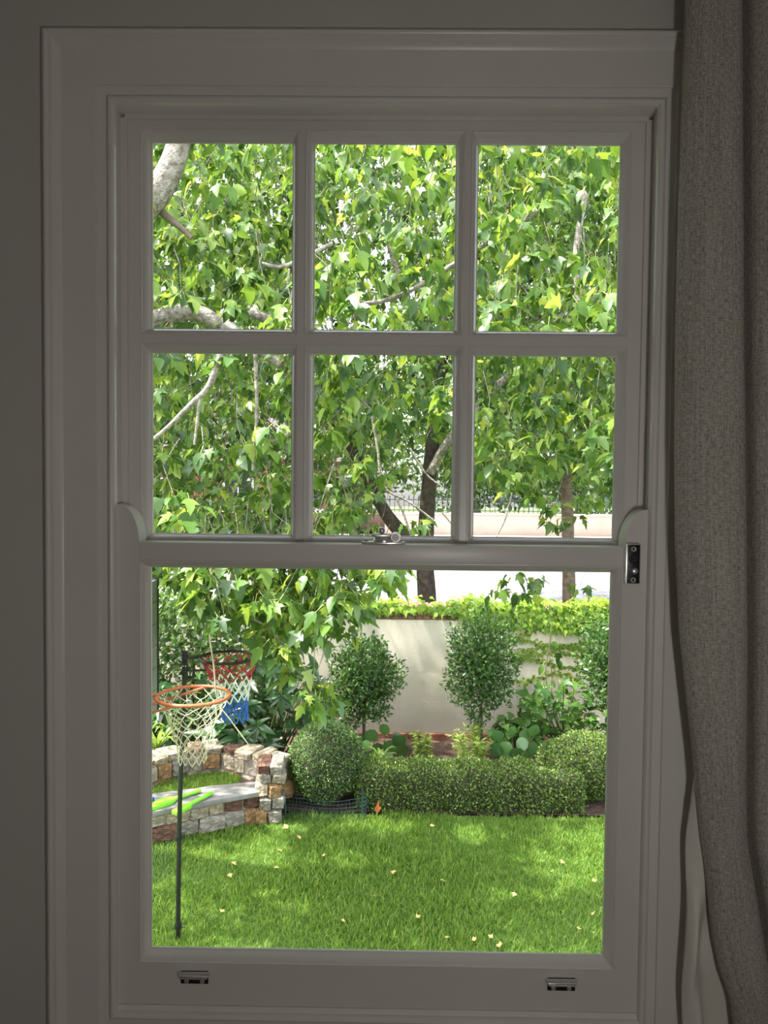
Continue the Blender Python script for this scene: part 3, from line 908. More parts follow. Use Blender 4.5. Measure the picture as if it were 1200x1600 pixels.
# creeper along the wall top
iv = empty('wall_creeper', (1.2, WY - 0.05, G))
tag(iv, 'bright lime green creeper spilling over the brick cap of the garden wall', 'creeper')
n = 9000
x = R.uniform(-5.2, 5.5, n)
pxs, _, _ = project(np.stack([x, np.full(n, WY), np.full(n, CZ1)], 1))
low = np.interp(pxs, [0, 560, 620, 705, 760, 800, 850, 930, 1000, 1400], [0.10, 0.06, 0.015, 0.03, 0.12, 0.17, 0.20, 0.22, 0.24, 0.20])
dens = np.interp(pxs, [0, 560, 610, 640, 695, 715, 800, 1400], [0.9, 0.9, 0.6, 0.16, 0.2, 0.9, 1, 1])
keep = R.uniform(0, 1, n) < dens
x, low = x[keep], low[keep]
n = len(x)
u = R.uniform(0, 1, n)
front = u < 0.62
zf = CZ1 + 0.05 - (low + 0.07) * R.uniform(0, 1, n) ** 0.8
yf = WY - R.uniform(0.02, 0.085, n)
zt_ = CZ1 + R.uniform(0.0, 0.075, n) + 0.025 * np.sin(x * 9)
yt = WY + R.uniform(-0.06, 0.34, n)
C = np.stack([x, np.where(front, yf, yt), np.where(front, zf, zt_)], 1)
ax = np.where(front[:, None], np.stack([R.normal(0, .45, n), R.normal(-.25, .2, n), -np.ones(n)], 1), np.stack([R.normal(0, .6, n), R.normal(-.8, .5, n), R.normal(-.1, .3, n)], 1))
nr = np.where(front[:, None], np.array([0, -1, 0.35]), np.array([0, -0.35, 1.0])) + R.normal(0, 0.3, (n, 3))
sz = R.uniform(0.05, 0.085, n)
# strands that run along the render below
strands = []
for (y0, x0, x1) in ((1003, 790, 950), (1015, 800, 960), (1025, 800, 955), (1036, 795, 930), (1058, 805, 905), (990, 745, 830), (1010, 905, 990)):
    k = int((x1 - x0) * 1.1)
    t = np.linspace(0, 1, k)
    pts = np.array([P(x0 + (x1 - x0) * tt, y0 + 7 * math.sin(tt * PI * 2 + x0) + rnd.gauss(0, 2.2), WY - 0.02) for tt in t])
    strands.append(pts)
S = np.concatenate(strands)
k = len(S)
axs = np.stack([R.normal(0, .8, k), R.normal(-.3, .2, k), R.normal(-.6, .5, k)], 1)
C2 = np.concatenate([C, S]); ax = np.concatenate([ax, axs]); nr = np.concatenate([nr, np.tile([0, -1, 0.3], (k, 1)) + R.normal(0, .3, (k, 3))])
sz = np.concatenate([sz, R.uniform(0.025, 0.045, k)])
M3 = frames(ax, nr, sz)
which = np.zeros(len(C2), dtype=int)
big, rest = split_leaves(M3, C2, sz * np.where(C2[:, 1] < WY + 0.02, 1, 0.3))
leaf_objects([L3s], which[big], M3[big], C2[big], [M['leaf_ivy']], iv)
scatter('foliage', [L3s], which[rest], M3[rest], C2[rest], [M['leaf_ivy']], iv)
for pts in strands:
    q = [Vector(p) for p in pts[::6]]
    branch(iv, q, 0.003, 0.002, M['bark_brown'], 'stem', 5, sm=2)

# ------------------------------------------------------------------ lawn grass
n = 240000
gx = R.uniform(-3.6, 3.4, n); gy = 2.35 + (LY1 + 0.02 - 2.35) * R.uniform(0, 1, n)
edge = LY1 + 0.03 * np.sin(gx * 7) + 0.02 * np.sin(gx * 17) - 0.01
keep = gy < edge
gx, gy = gx[keep], gy[keep]; n = len(gx)
patch = 0.5 + 0.5 * np.sin(gx * 3.1 + 1.3 * np.sin(gy * 4)) * np.cos(gy * 3.7)
gh = R.uniform(0.026, 0.062, n) * (0.8 + 0.35 * patch)
T0 = np.stack([gx, gy, np.full(n, G - 0.012)], 1)
ax = np.stack([R.normal(0, 0.42, n), R.normal(0, 0.42, n), np.ones(n)], 1)
ph = R.uniform(0, 2 * PI, n)
M3 = frames(ax, np.stack([np.cos(ph), np.sin(ph), np.full(n, .1)], 1), gh)
BL = template([(-0.055, 0, 0), (0.055, 0, 0), (0.05, 0.55, 0.05), (-0.05, 0.55, 0.05), (0, 1.0, 0.34)], [(0, 1, 2), (0, 2, 3), (3, 2, 4)])
tag(scatter('grass', [BL], np.zeros(n, dtype=int), M3, T0, [M['grass']], None, True, True), 'soft green lawn grass between house and hedge', 'grass', kind='stuff')

# ------------------------------------------------------------------ the overhanging tree
def low_edge(px, tab):
    return np.interp(px, [a for a, _ in tab], [q for _, q in tab])


tA = empty('overhanging_tree', (-3.3, 4.3, G))
tag(tA, 'leafy overhanging tree with pale grey limbs and large lobed leaves filling the panes', 'tree')
br = M['bark_light']
base = Vector((-3.3, 4.3, G - 0.05))
branch(tA, [base, Vector((-3.25, 4.2, 0.0)), Vector((-3.1, 4.0, 1.4)), Vector((-2.75, 3.75, 2.35))], 0.21, 0.13, br, 'trunk', 14)
branch(tA, [Vector((-2.8, 3.78, 2.25))] + pp([(150, 410), (205, 345), (243, 305), (270, 255), (287, 200), (330, 90), (420, -60)], 3.25), 0.105, 0.050, br)
branch(tA, pp([(243, 305), (252, 330), (278, 352), (300, 372)], 3.3), 0.030, 0.014, M['bark_brown'])
branch(tA, [Vector((-3.0, 3.9, 1.9))] + pp([(120, 520), (240, 500), (300, 488), (345, 507), (385, 530), (440, 570)], 3.7), 0.085, 0.030, br)
branch(tA, pp([(385, 485), (415, 498), (452, 513), (490, 545), (540, 560)], 3.9), 0.036, 0.018, br)
branch(tA, pp([(352, 515), (343, 560), (325, 605), (300, 630), (262, 668), (235, 690)], 2.9), 0.022, 0.010, br)
branch(tA, pp([(312, 620), (308, 660), (304, 695)], 2.9), 0.010, 0.007, br)
branch(tA, pp([(398, 530), (400, 580), (401, 650), (395, 735)], 3.1), 0.014, 0.008, br)
branch(tA, pp([(560, 475), (600, 470), (645, 452), (698, 420), (760, 380), (840, 330)], 3.5), 0.013, 0.018, br)
branch(tA, pp([(620, 468), (600, 460), (575, 455)], 3.5), 0.008, 0.006, br)
branch(tA, pp([(410, 412), (438, 417), (470, 405), (520, 380)], 3.2), 0.010, 0.014, br)
branch(tA, pp([(452, 420), (450, 450), (462, 480)], 3.2), 0.007, 0.004, br)
branch(tA, pp([(525, 545), (545, 590), (560, 620), (580, 640)], 3.4), 0.011, 0.006, br)
branch(tA, pp([(580, 640), (590, 700), (600, 760), (640, 785), (680, 815)], 3.9), 0.010, 0.006, br)
branch(tA, pp([(640, 700), (665, 740), (690, 760)], 4.1), 0.009, 0.006, br)
branch(tA, pp([(600, 745), (625, 790), (640, 830), (650, 860)], 4.2), 0.010, 0.005, br)
branch(tA, pp([(690, 800), (715, 828), (735, 838)], 4.2), 0.006, 0.003, br)
branch(tA, pp([(800, 770), (790, 810), (775, 840)], 4.6), 0.007, 0.004, br)
branch(tA, pp([(332, 870), (326, 930), (327, 990), (334, 1040), (340, 1095), (360, 1125), (388, 1163)], 2.85), 0.0055, 0.0035, M['cord_beige'], 'hanging_shoot')
branch(tA, pp([(375, 960), (410, 975), (440, 1005), (460, 1040), (478, 1072)], 2.95), 0.007, 0.005, br)
branch(tA, pp([(310, 870), (318, 900), (345, 925), (360, 960)], 3.0), 0.006, 0.004, br)

LOW_A = [(-600, 880), (200, 860), (235, 880), (285, 905), (330, 955), (380, 975), (430, 985), (500, 975), (560, 930), (600, 895), (640, 850), (662, 740), (745, 735), (770, 755), (860, 770), (915, 770), (960, 745), (1400, 700)]
n = 4300
C = np.stack([R.uniform(-3.6, 2.6, n), R.uniform(2.85, 5.6, n), R.uniform(-0.2, 5.4, n)], 1)
px, py, d = project(C)
ok = (py < low_edge(px, LOW_A) - 18) & ~inside_any(px, py, [(600, 665, 745, 860), (870, 325, 960, 400), (255, 215, 300, 300), (300, 490, 345, 515)])
# thin the crown at random clumps so that light falls through
clump = np.sin(C[:, 0] * 2.7 + 1.0) * np.sin(C[:, 1] * 3.1 + .4) * np.sin(C[:, 2] * 2.9 + 2.0)
ok &= (clump > -0.25) | (R.uniform(0, 1, n) < 0.35)
ok &= sun_gaps(C, SUNNY)
ok &= C[:, 2] < 1.85 + 0.47 * (C[:, 1] + 1.336)          # unseen crown top cut away so skylight reaches the window
C = C[ok]
extra = [(490, 1075, 2.85), (478, 1090, 2.8), (505, 1095, 2.9), (520, 1105, 2.95), (462, 1050, 2.9), (445, 1010, 2.9), (420, 995, 2.95), (428, 1020, 2.85), (450, 965, 2.9), (560, 955, 3.6), (590, 920, 3.8), (540, 985, 3.5), (330, 930, 3.0), (300, 930, 3.1), (345, 905, 2.95), (400, 930, 2.9), (480, 930, 3.1), (610, 905, 4.0),
         (800, 900, 4.9), (835, 905, 5.0), (775, 925, 4.9), (815, 930, 5.0), (905, 918, 5.3), (870, 790, 4.6), (835, 770, 4.6), (900, 810, 4.8), (930, 780, 4.7), (800, 760, 4.7), (860, 815, 4.7), (640, 820, 4.3), (655, 815, 4.3), (540, 440, 2.9), (560, 470, 2.85), (520, 420, 2.9), (545, 400, 2.9), (570, 430, 2.95), (500, 470, 2.9), (515, 455, 2.85), (590, 640, 2.9), (615, 650, 2.95), (300, 790, 2.8), (270, 770, 2.85), (285, 810, 2.8)]
C = np.concatenate([C, np.array([P(a, q, y) for a, q, y in extra])])
k = 260
fill = np.array([P(a, q, y) for a, q, y in zip(R.uniform(215, 640, k), R.uniform(855, 1000, k), R.uniform(2.7, 4.6, k))])
px, py, d = project(fill)
C = np.concatenate([C, fill[py < low_edge(px, LOW_A) + 12]])
k = 240
C = np.concatenate([C, np.array([P(a, q, y) for a, q, y in zip(R.uniform(200, 500, k), R.uniform(150, 480, k), R.uniform(4.4, 6.6, k))])])
px, py, d = project(C)
C = C[~((px > 283) & (px < 412) & (py > 962))]
M3, T0, sz = rosettes(C, 8, 13, 0.058, 0.118)
which = R.choice(3, len(T0), p=[0.45, 0.30, 0.25])
mats_a = [M['leaf_a'], M['petiole']]
big, rest = split_leaves(M3, T0, sz)
leaf_objects([L3, L5, LO], which[big], M3[big], T0[big], mats_a, tA)
scatter('foliage', [L3, L5, LO], which[rest], M3[rest], T0[rest], mats_a, tA)
sprigs(C[R.uniform(0, 1, len(C)) < 0.55], tA, br, (0.10, 0.42), 0.0042, sway=0.11)
print('tree A leaves', len(T0))

# ------------------------------------------------------------------ street tree behind the wall
tB = empty('street_tree', (P(668, 940, 8.9).x, 8.9, ST))
tag(tB, 'dark-trunked street tree standing just behind the garden wall', 'tree')
bk = M['bark_dark']
xb = tB.location.x
branch(tB, [Vector((xb, 8.9, ST - 0.05))] + pp([(667, 935), (664, 880), (666, 820), (670, 760), (676, 690), (690, 590), (700, 480)], 8.9), 0.135, 0.07, bk, 'trunk', 12)
branch(tB, pp([(666, 870), (640, 845), (612, 815), (590, 780), (560, 720), (500, 620), (420, 500)], 8.85), 0.11, 0.05, bk)
branch(tB, pp([(672, 740), (700, 690), (760, 620), (840, 540), (900, 460)], 8.7), 0.06, 0.03, M['bark_light'])
branch(tB, pp([(690, 590), (640, 480), (600, 360), (560, 260)], 9.0), 0.055, 0.025, M['bark_light'])
branch(tB, pp([(905, 470), (900, 400), (910, 330), (930, 250), (960, 190)], 7.6), 0.04, 0.03, M['bark_light'])
LOW_B = [(-900, 860), (200, 850), (560, 845), (590, 780), (640, 760), (680, 745), (735, 760), (780, 770), (860, 790), (900, 760), (960, 740), (1600, 720)]
n = 12500
C = np.stack([R.uniform(-7.0, 5.4, n), R.uniform(7.4, 12.0, n), R.uniform(0.2, 8.0, n)], 1)
px, py, d = project(C)
ok = (py < low_edge(px, LOW_B) - 12) & ~inside_any(px, py, [(700, 215, 725, 300), (640, 690, 690, 850)])
clump = np.sin(C[:, 0] * 1.7 + 2.0) * np.sin(C[:, 1] * 1.9 + .9) * np.sin(C[:, 2] * 1.8 + 0.6)
ok &= (clump > -0.2) | (R.uniform(0, 1, n) < 0.3)
ok &= sun_gaps(C, SUNNY[12:])
C = C[ok]
M3, T0, sz = rosettes(C, 6, 10, 0.08, 0.14)
which = R.choice(2, len(T0), p=[0.65, 0.35])
LOs = fan_leaf([(0, 0.0), (0.26, 0.22), (0.22, 0.68), (0, 1.05)], 0.42, 0.35, 0.22)
big, rest = split_leaves(M3, T0, sz)
leaf_objects([L3s, LOs], which[big], M3[big], T0[big], [M['leaf_b']], tB)
scatter('foliage', [L3s, LOs], which[rest], M3[rest], T0[rest], [M['leaf_b']], tB)
sprigs(C[R.uniform(0, 1, len(C)) < 0.4], tB, M['bark_brown'], (0.15, 0.6), 0.008)
print('tree B leaves', len(T0))

# ------------------------------------------------------------------ tree farther along the street
tC = empty('verge_tree', (P(890, 935, 9.9).x, 9.9, ST))
tag(tC, 'straight grey-brown trunked tree on the verge, seen above the creeper', 'tree')
branch(tC, [Vector((tC.location.x, 9.9, ST - 0.05))] + pp([(889, 930), (888, 860), (886, 780), (884, 700), (886, 600), (890, 450)], 9.9), 0.105, 0.07, M['bark_brown'], 'trunk', 12)
branch(tC, pp([(886, 640), (920, 560), (960, 480), (1020, 380)], 10.2), 0.05, 0.03, M['bark_light'])
branch(tC, pp([(886, 600), (850, 520), (800, 430), (760, 330)], 10.2), 0.05, 0.03, M['bark_light'])
n = 5000
C = np.stack([R.uniform(0.9, 8.0, n), R.uniform(9.8, 14.5, n), R.uniform(0.9, 8.5, n)], 1)
px, py, d = project(C)
ok = (py < low_edge(px, [(0, 700), (700, 720), (800, 740), (860, 770), (905, 800), (960, 790), (1600, 760)]) - 8)
ok &= ~inside_any(px, py, [(870, 700, 905, 770), (830, 540, 870, 560)])
C = C[ok]
M3, T0, sz = rosettes(C, 6, 9, 0.09, 0.14)
which = R.choice(2, len(T0), p=[0.5, 0.5])
scatter('foliage', [L3s, LOs], which, M3, T0, [M['leaf_c']], tC)
print('tree C leaves', len(T0))

# ------------------------------------------------------------------ clipped box
def shell_points(n, f):
    """n points and outward normals from a sampling function f(u,v)->(p,n)"""
    return f(n)


def box_foliage(parent, core_mesh, n, size, mt, depth=0.05):
    """tiny leaves over a clipped body"""
    me = core_mesh.data
    me.calc_loop_triangles()
    tv = np.array([v.co for v in me.vertices]); tt = np.array([t.vertices for t in me.loop_triangles])
    a, b_, c_ = tv[tt[:, 0]], tv[tt[:, 1]], tv[tt[:, 2]]
    cr = np.cross(b_ - a, c_ - a)
    ar = np.linalg.norm(cr, axis=1)
    nrm_ = cr / np.maximum(ar[:, None], 1e-12)
    vis = ar * np.where(nrm_[:, 1] > 0.6, 0.35, 1.0) * np.where(nrm_[:, 2] < -0.6, 0.0, 1.0)
    ti = R.choice(len(tt), n, p=vis / vis.sum())
    u = R.uniform(0, 1, n); v = R.uniform(0, 1, n)
    fl = u + v > 1
    u[fl], v[fl] = 1 - u[fl], 1 - v[fl]
    p = a[ti] + (b_ - a)[ti] * u[:, None] + (c_ - a)[ti] * v[:, None]
    nn = nrm_[ti]
    p = p + nn * (R.uniform(-depth, depth * 0.45, n) + R.exponential(0.006, n))[:, None] + np.array(parent.location)
    ax = nn * 0.8 + R.normal(0, 0.65, (n, 3)) + np.array([0, 0, 0.35])
    nr = nn + R.normal(0, 0.7, (n, 3))
    s_ = R.uniform(size * 0.7, size * 1.3, n)
    return scatter('foliage', [LQ], np.zeros(n, dtype=int), frames(ax, nr, s_), p, [mt], parent, True, False)


M['twig_core'] = mat('dense_twigs', (0.055, 0.06, 0.028), 0.95, c2=(0.02, 0.022, 0.012), scale=40, bump=0.8, bscale=60)


def lump(name, parent, radii, centre, mt, sub=4, amp=0.06, flat=None, seed=0):
    bm = bmesh.new()
    bmesh.ops.create_icosphere(bm, subdivisions=sub, radius=1.0)
    rr = random.Random(seed)
    ph = [rr.uniform(0, 6) for _ in range(6)]
    for v in bm.verts:
        p = v.co.copy()
        k = 1 + amp * (math.sin(p.x * 5 + ph[0]) * math.sin(p.y * 4 + ph[1]) + 0.6 * math.sin(p.z * 7 + ph[2] + p.x * 3))
        q = Vector((p.x * radii[0], p.y * radii[1], p.z * radii[2])) * k
        q += Vector(centre)
        if flat is not None and q.z < flat: q.z = flat
        v.co = q
    me = bpy.data.meshes.new(name)
    bm.to_mesh(me); bm.free()
    me.materials.append(mt)
    return link(name, me, parent)


g = GP(505, 1277)
ball = empty('box_ball', (g.x, g.y + 0.30, G))
tag(ball, 'clipped round box shrub beside the stone seat with netting at its foot', 'shrub')
core = lump('twig_core', ball, (0.315, 0.31, 0.345), (0, 0, 0.355), M['twig_core'], 4, 0.035, 0.0, 3)
box_foliage(ball, core, 15000, 0.020, M['leaf_ball'], 0.035)

g0, g1 = GP(560, 1270), GP(880, 1270)
hx0, hx1 = g0.x, g1.x + 0.15
hd_ = empty('box_hedge', ((hx0 + hx1) / 2, g0.y + 0.22, G))
tag(hd_, 'low clipped box hedge running along the far edge of the lawn', 'hedge')
hm = MB()
nx = 40
V, F = [], []
hl = (hx1 - hx0) / 2
sec = [(-0.20, 0.02), (-0.225, 0.13), (-0.225, 0.27), (-0.20, 0.325), (-0.12, 0.345), (0.10, 0.345), (0.17, 0.32), (0.19, 0.2), (0.18, 0.02)]
for i in range(nx + 1):
    xx = -hl + 2 * hl * i / nx
    for (yy, zz) in sec:
        V.append((xx, yy + 0.015 * math.sin(i * 0.9 + zz * 8), zz + (0.018 * math.sin(i * 0.7) + 0.012 * math.sin(i * 1.9 + 1)) * (zz > 0.25)))
k = len(sec)
for i in range(nx):
    for j in range(k - 1):
        F.append((i * k + j, (i + 1) * k + j, (i + 1) * k + j + 1, i * k + j + 1))
F.append(tuple(range(k))); F.append(tuple(reversed(range(nx * k, nx * k + k))))
core = hm.add(V, F).build('twig_core', M['twig_core'], hd_)
box_foliage(hd_, core, 26000, 0.023, M['leaf_box'], 0.04)

g = GP(925, 1272)
mnd = empty('box_mound', (g.x + 0.02, g.y + 0.36, G))
tag(mnd, 'taller rounded box shrub ending the low hedge below the lobed-leaf bush', 'shrub')
core = lump('twig_core', mnd, (0.42, 0.34, 0.28), (0, 0, 0.27), M['twig_core'], 4, 0.05, 0.0, 9)
box_foliage(mnd, core, 17000, 0.023, M['leaf_box'], 0.04)

# ------------------------------------------------------------------ standard trees in front of the wall
def bush_leaves(c, rad, n, smin, smax, up=0.4, bias=0.45):
    dirs = norm(R.normal(0, 1, (n, 3)))
    rr = R.uniform(0, 1, n) ** bias
    wob = 1 + 0.18 * np.sin(dirs[:, 0] * 5 + c[0] * 9) * np.sin(dirs[:, 2] * 6 + 1) + 0.1 * np.sin(dirs[:, 1] * 9)
    p = np.array(c) + dirs * np.array(rad) * (rr * wob)[:, None]
    ax = dirs * 0.7 + R.normal(0, 0.6, (n, 3)) + np.array([0, 0, up - 0.2])
    nr = dirs * 0.6 + np.array([0, 0, 0.6]) + R.normal(0, 0.5, (n, 3))
    s_ = R.uniform(smin, smax, n)
    return frames(ax, nr, s_), p, s_


SY = WY - 0.62
for (cx, cy_, w_, h_, lab) in ((568, 1062, 118, 148, 'dark leafy standard tree half hidden behind the round box shrub'),
                               (752, 1040, 112, 165, 'standard tree with oval crown and thin bare stem before the cream wall'),
                               (962, 1035, 118, 155, 'standard tree at the window edge right of the climbing strands')):
    c = P(cx, cy_, SY)
    sc_ = (SY - EYE.y) / 1200
    root = empty('standard_tree', (c.x, SY, G)); tag(root, lab, 'tree', 'standard trees along the garden wall')
    branch(root, [Vector((c.x + 0.0, SY, G - 0.02)), Vector((c.x + 0.01, SY, G + 0.3)), Vector((c.x - 0.01, SY, c.z))], 0.019, 0.014, M['bark_brown'], 'trunk', 8)
    for q in range(6):
        a = q * 1.05 + cx
        branch(root, [Vector((c.x, SY, c.z - 0.3)), Vector((c.x + 0.1 * math.cos(a), SY + 0.1 * math.sin(a), c.z - 0.05)), Vector((c.x + 0.24 * math.cos(a), SY + 0.24 * math.sin(a), c.z + 0.2))], 0.008, 0.004, M['bark_brown'], 'branch', 5, sm=3)
    rx, rz = w_ / 2 * sc_, h_ / 2 * sc_
    M3, p, s_ = bush_leaves((c.x, SY, c.z), (rx, rx * 0.9, rz), 5600, 0.036, 0.062, 0.5)
    scatter('foliage', [LSM], np.zeros(len(p), dtype=int), M3, p, [M['leaf_std']], root)

# ------------------------------------------------------------------ stone seat
ss = empty('stone_seat', (-1.5, 5.1, G))
tag(ss, 'curved dry stone garden seat with grey slate slab and stone back', 'garden seat')
sb = Vector(ss.location)
stone_meshes = []
for k in range(7):
    bm = bmesh.new()
    bmesh.ops.create_cube(bm, size=1.0)
    bmesh.ops.bevel(bm, geom=list(bm.edges), offset=0.13, segments=1, affect='EDGES')
    rr = random.Random(40 + k)
    for v in bm.verts:
        v.co += Vector((rr.uniform(-.075, .075), rr.uniform(-.06, .06), rr.uniform(-.075, .075)))
    bmesh.ops.recalc_face_normals(bm, faces=bm.faces)
    me = bpy.data.meshes.new('stone'); bm.to_mesh(me); bm.free()
    me.materials.append(M['stone'])
    stone_meshes.append(me)


def stone(cpos, dims, rz, tilt=0.05):
    o = bpy.data.objects.new('stone', rnd.choice(stone_meshes)); COL.objects.link(o)
    o.parent = ss
    o.location = Vector(cpos) - sb
    o.rotation_euler = (rnd.uniform(-tilt, tilt), rnd.uniform(-tilt, tilt), rz + rnd.uniform(-tilt, tilt))
    o.scale = (dims[0] * 1.06, dims[1], dims[2] * 1.06)


def stone_wall(path, z0, z1, rows, depth, wmin=0.10, wmax=0.24, cap=None):
    """courses of field stones along a ground path (left to right); front side faces the house"""
    path = [Vector((a, b_, 0)) for a, b_ in path]
    cum = [0.0]
    for i in range(1, len(path)): cum.append(cum[-1] + (path[i] - path[i - 1]).length)
    L = cum[-1]

    def at(s):
        s = min(max(s, 0), L)
        for i in range(1, len(path)):
            if s <= cum[i] + 1e-9:
                t = (s - cum[i - 1]) / (cum[i] - cum[i - 1])
                dv = (path[i] - path[i - 1]).normalized()
                return path[i - 1].lerp(path[i], t), math.atan2(dv.y, dv.x)
        return path[-1], 0
    hs = [rnd.uniform(0.8, 1.25) for _ in range(rows)]
    tot = sum(hs); zz = z0
    for r_ in range(rows):
        h = (z1 - z0) * hs[r_] / tot
        s = rnd.uniform(-0.08, 0)
        while s < L:
            w_ = rnd.uniform(wmin, wmax)
            p, a = at(s + w_ / 2)
            stone((p.x - math.sin(a) * depth / 2 + rnd.uniform(-.012, .012), p.y + math.cos(a) * depth / 2 + rnd.uniform(-.012, .012), zz + h / 2), (w_ - 0.012, depth, h - 0.012), a)
            s += w_
        zz += h
    if cap:
        s = -0.05
        while s < L:
            w_ = rnd.uniform(0.11, 0.22)
            p, a = at(s + w_ / 2)
            stone((p.x - math.sin(a) * depth / 2, p.y + math.cos(a) * depth / 2, z1 + cap / 2), (w_ - 0.012, depth * 1.05, cap), a, 0.06)
            s += w_
    core = MB()
    n_ = 24
    pts = [at(L * i / n_) for i in range(n_ + 1)]
    V, F = [], []
    for p, a in pts:
        for off, z in ((0.025, z0), (0.025, z1), (depth - 0.025, z1), (depth - 0.025, z0)):
            V.append((p.x - math.sin(a) * off - sb.x, p.y + math.cos(a) * off - sb.y, z - sb.z))
    for i in range(n_):
        for j in range(4):
            F.append((i * 4 + j, (i + 1) * 4 + j, (i + 1) * 4 + (j + 1) % 4, i * 4 + (j + 1) % 4))
    F += [(0, 1, 2, 3), (n_ * 4 + 3, n_ * 4 + 2, n_ * 4 + 1, n_ * 4)]
    core.add(V, F).build('mortar_core', M['mortar'], ss)


fa, fbp = GP(235, 1322), GP(400, 1287)
SZ = G + 0.235
stone_wall([(fa.x - 0.9, fa.y - 0.38), (fa.x, fa.y), ((fa.x + fbp.x) / 2, (fa.y + fbp.y) / 2 + 0.01), (fbp.x, fbp.y)], G, SZ, 2, 0.20, 0.11, 0.22)
# pier at the right end
pr0 = GP(398, 1288); pr1 = GP(441, 1282)
for r_, (z0, z1) in enumerate(((0.0, 0.12), (0.12, 0.23), (0.23, 0.34), (0.34, 0.43))):
    for k in range(2):
        w_ = (pr1.x - pr0.x) / 2
        stone((pr0.x + w_ * (k + 0.5) + (0.02 if r_ % 2 else -0.01), pr0.y + 0.12, G + (z0 + z1) / 2), (w_ - 0.008, 0.26, z1 - z0 - 0.01), 0.12)
for k in range(2):
    stone((pr0.x + (pr1.x - pr0.x) * (0.28 + 0.5 * k), pr0.y + 0.13, G + 0.46), ((pr1.x - pr0.x) * 0.5, 0.29, 0.08), 0.1)
MB().box((pr0.x - sb.x + 0.03, pr0.y + 0.03 - sb.y, 0), (pr1.x - sb.x - 0.03, pr0.y + 0.22 - sb.y, 0.42)).build('mortar_core', M['mortar'], ss)
zc = G + 0.46
b0, b1, b2, b3, b4 = GP(425, 1190, zc), GP(395, 1180, zc), GP(345, 1168, zc), GP(290, 1174, zc), GP(232, 1192, zc)
stone_wall([(b4.x - 0.45, b4.y - 0.35), (b4.x, b4.y), (b3.x, b3.y), (b2.x, b2.y), (b1.x, b1.y), (b0.x, b0.y)], G + 0.12, G + 0.41, 2, 0.22, 0.10, 0.21, 0.06)
# slate slab over the front wall
ov = 0.03
fr_ = [(fa.x - 0.85, fa.y - 0.36 - ov), (fa.x, fa.y - ov), ((fa.x + fbp.x) / 2, (fa.y + fbp.y) / 2 - ov), (fbp.x + 0.02, fbp.y - ov)]
bk_ = [(fbp.x + 0.03, fbp.y + 0.22), ((fa.x + fbp.x) / 2 - 0.02, (fa.y + fbp.y) / 2 + 0.30), (fa.x - 0.08, fa.y + 0.33), (fa.x - 0.95, fa.y + 0.0)]
MB().prism([(a - sb.x, q - sb.y) for a, q in fr_ + bk_], SZ + 0.003 - G, SZ + 0.043 - G, axis='z').build('slate_slab', M['slate'], ss, bevel=0.006)
SLAB = SZ + 0.043
# soil behind the slab and the tuft of grass on it
sl_poly = [(fbp.x, fbp.y + 0.12), (b1.x, b1.y), (b2.x, b2.y), (b3.x, b3.y), (b4.x, b4.y), (fa.x - 0.6, fa.y + 0.0), (fa.x, fa.y + 0.12)]
MB().prism([(a - sb.x, q - sb.y) for a, q in sl_poly], 0.02, SZ - G + 0.0, axis='z').build('soil_fill', M['soil'], ss)
n = 9000
a_ = R.uniform(0, 1, n); q = R.uniform(0, 1, n)
fx = fa.x - 0.3 + (fbp.x - fa.x + 0.1) * a_
fy0 = np.interp(fx, [fa.x - 0.9, fa.x, fbp.x], [fa.y - 0.1, fa.y + 0.28, fbp.y + 0.2])
fy1 = np.interp(fx, [b4.x - 0.2, b4.x, b3.x, b2.x, b1.x], [b4.y - 0.2, b4.y, b3.y, b2.y, b1.y])
T0 = np.stack([fx, fy0 + (fy1 - fy0) * q, np.full(n, SZ - 0.01)], 1)[fy1 > fy0]
n = len(T0)
ax = np.stack([R.normal(0, .45, n), R.normal(0, .45, n), np.ones(n)], 1)
ph = R.uniform(0, 2 * PI, n)
scatter('mossy_grass', [BL], np.zeros(n, dtype=int), frames(ax, np.stack([np.cos(ph), np.sin(ph), np.full(n, .1)], 1), R.uniform(.02, .055, n)), T0, [M['grass']], ss)

# toy bats on the slab
def bat(px0, py0, px1, py1, blade, lab, mt, L_blade=0.55):
    p0, p1 = GP(px0, py0, SLAB), GP(px1, py1, SLAB)
    v = p1 - p0
    ln = v.length
    root = empty('toy_bat', (p0.x, p0.y, SLAB), math.atan2(v.y, v.x))
    tag(root, lab, 'toy bat', 'plastic bats on the slate slab')
    bl = L_blade * ln
    hwid = blade
    MB().prism([(0, -hwid * 0.75), (0.02, -hwid), (bl * 0.8, -hwid * 0.95), (bl, -hwid * 0.3), (bl, hwid * 0.3), (bl * 0.8, hwid * 0.95), (0.02, hwid), (0, hwid * 0.75)], 0.001, 0.034, axis='z').build('blade', mt, root, bevel=0.008)
    MB().tube([(bl - 0.01, 0, 0.020), (bl + (ln - bl) * 0.5, 0, 0.021), (ln - 0.01, 0, 0.022), (ln, 0, 0.022)], [0.016, 0.015, 0.017, 0.013], 12).build('handle', mt, root, smooth=True)
    return root


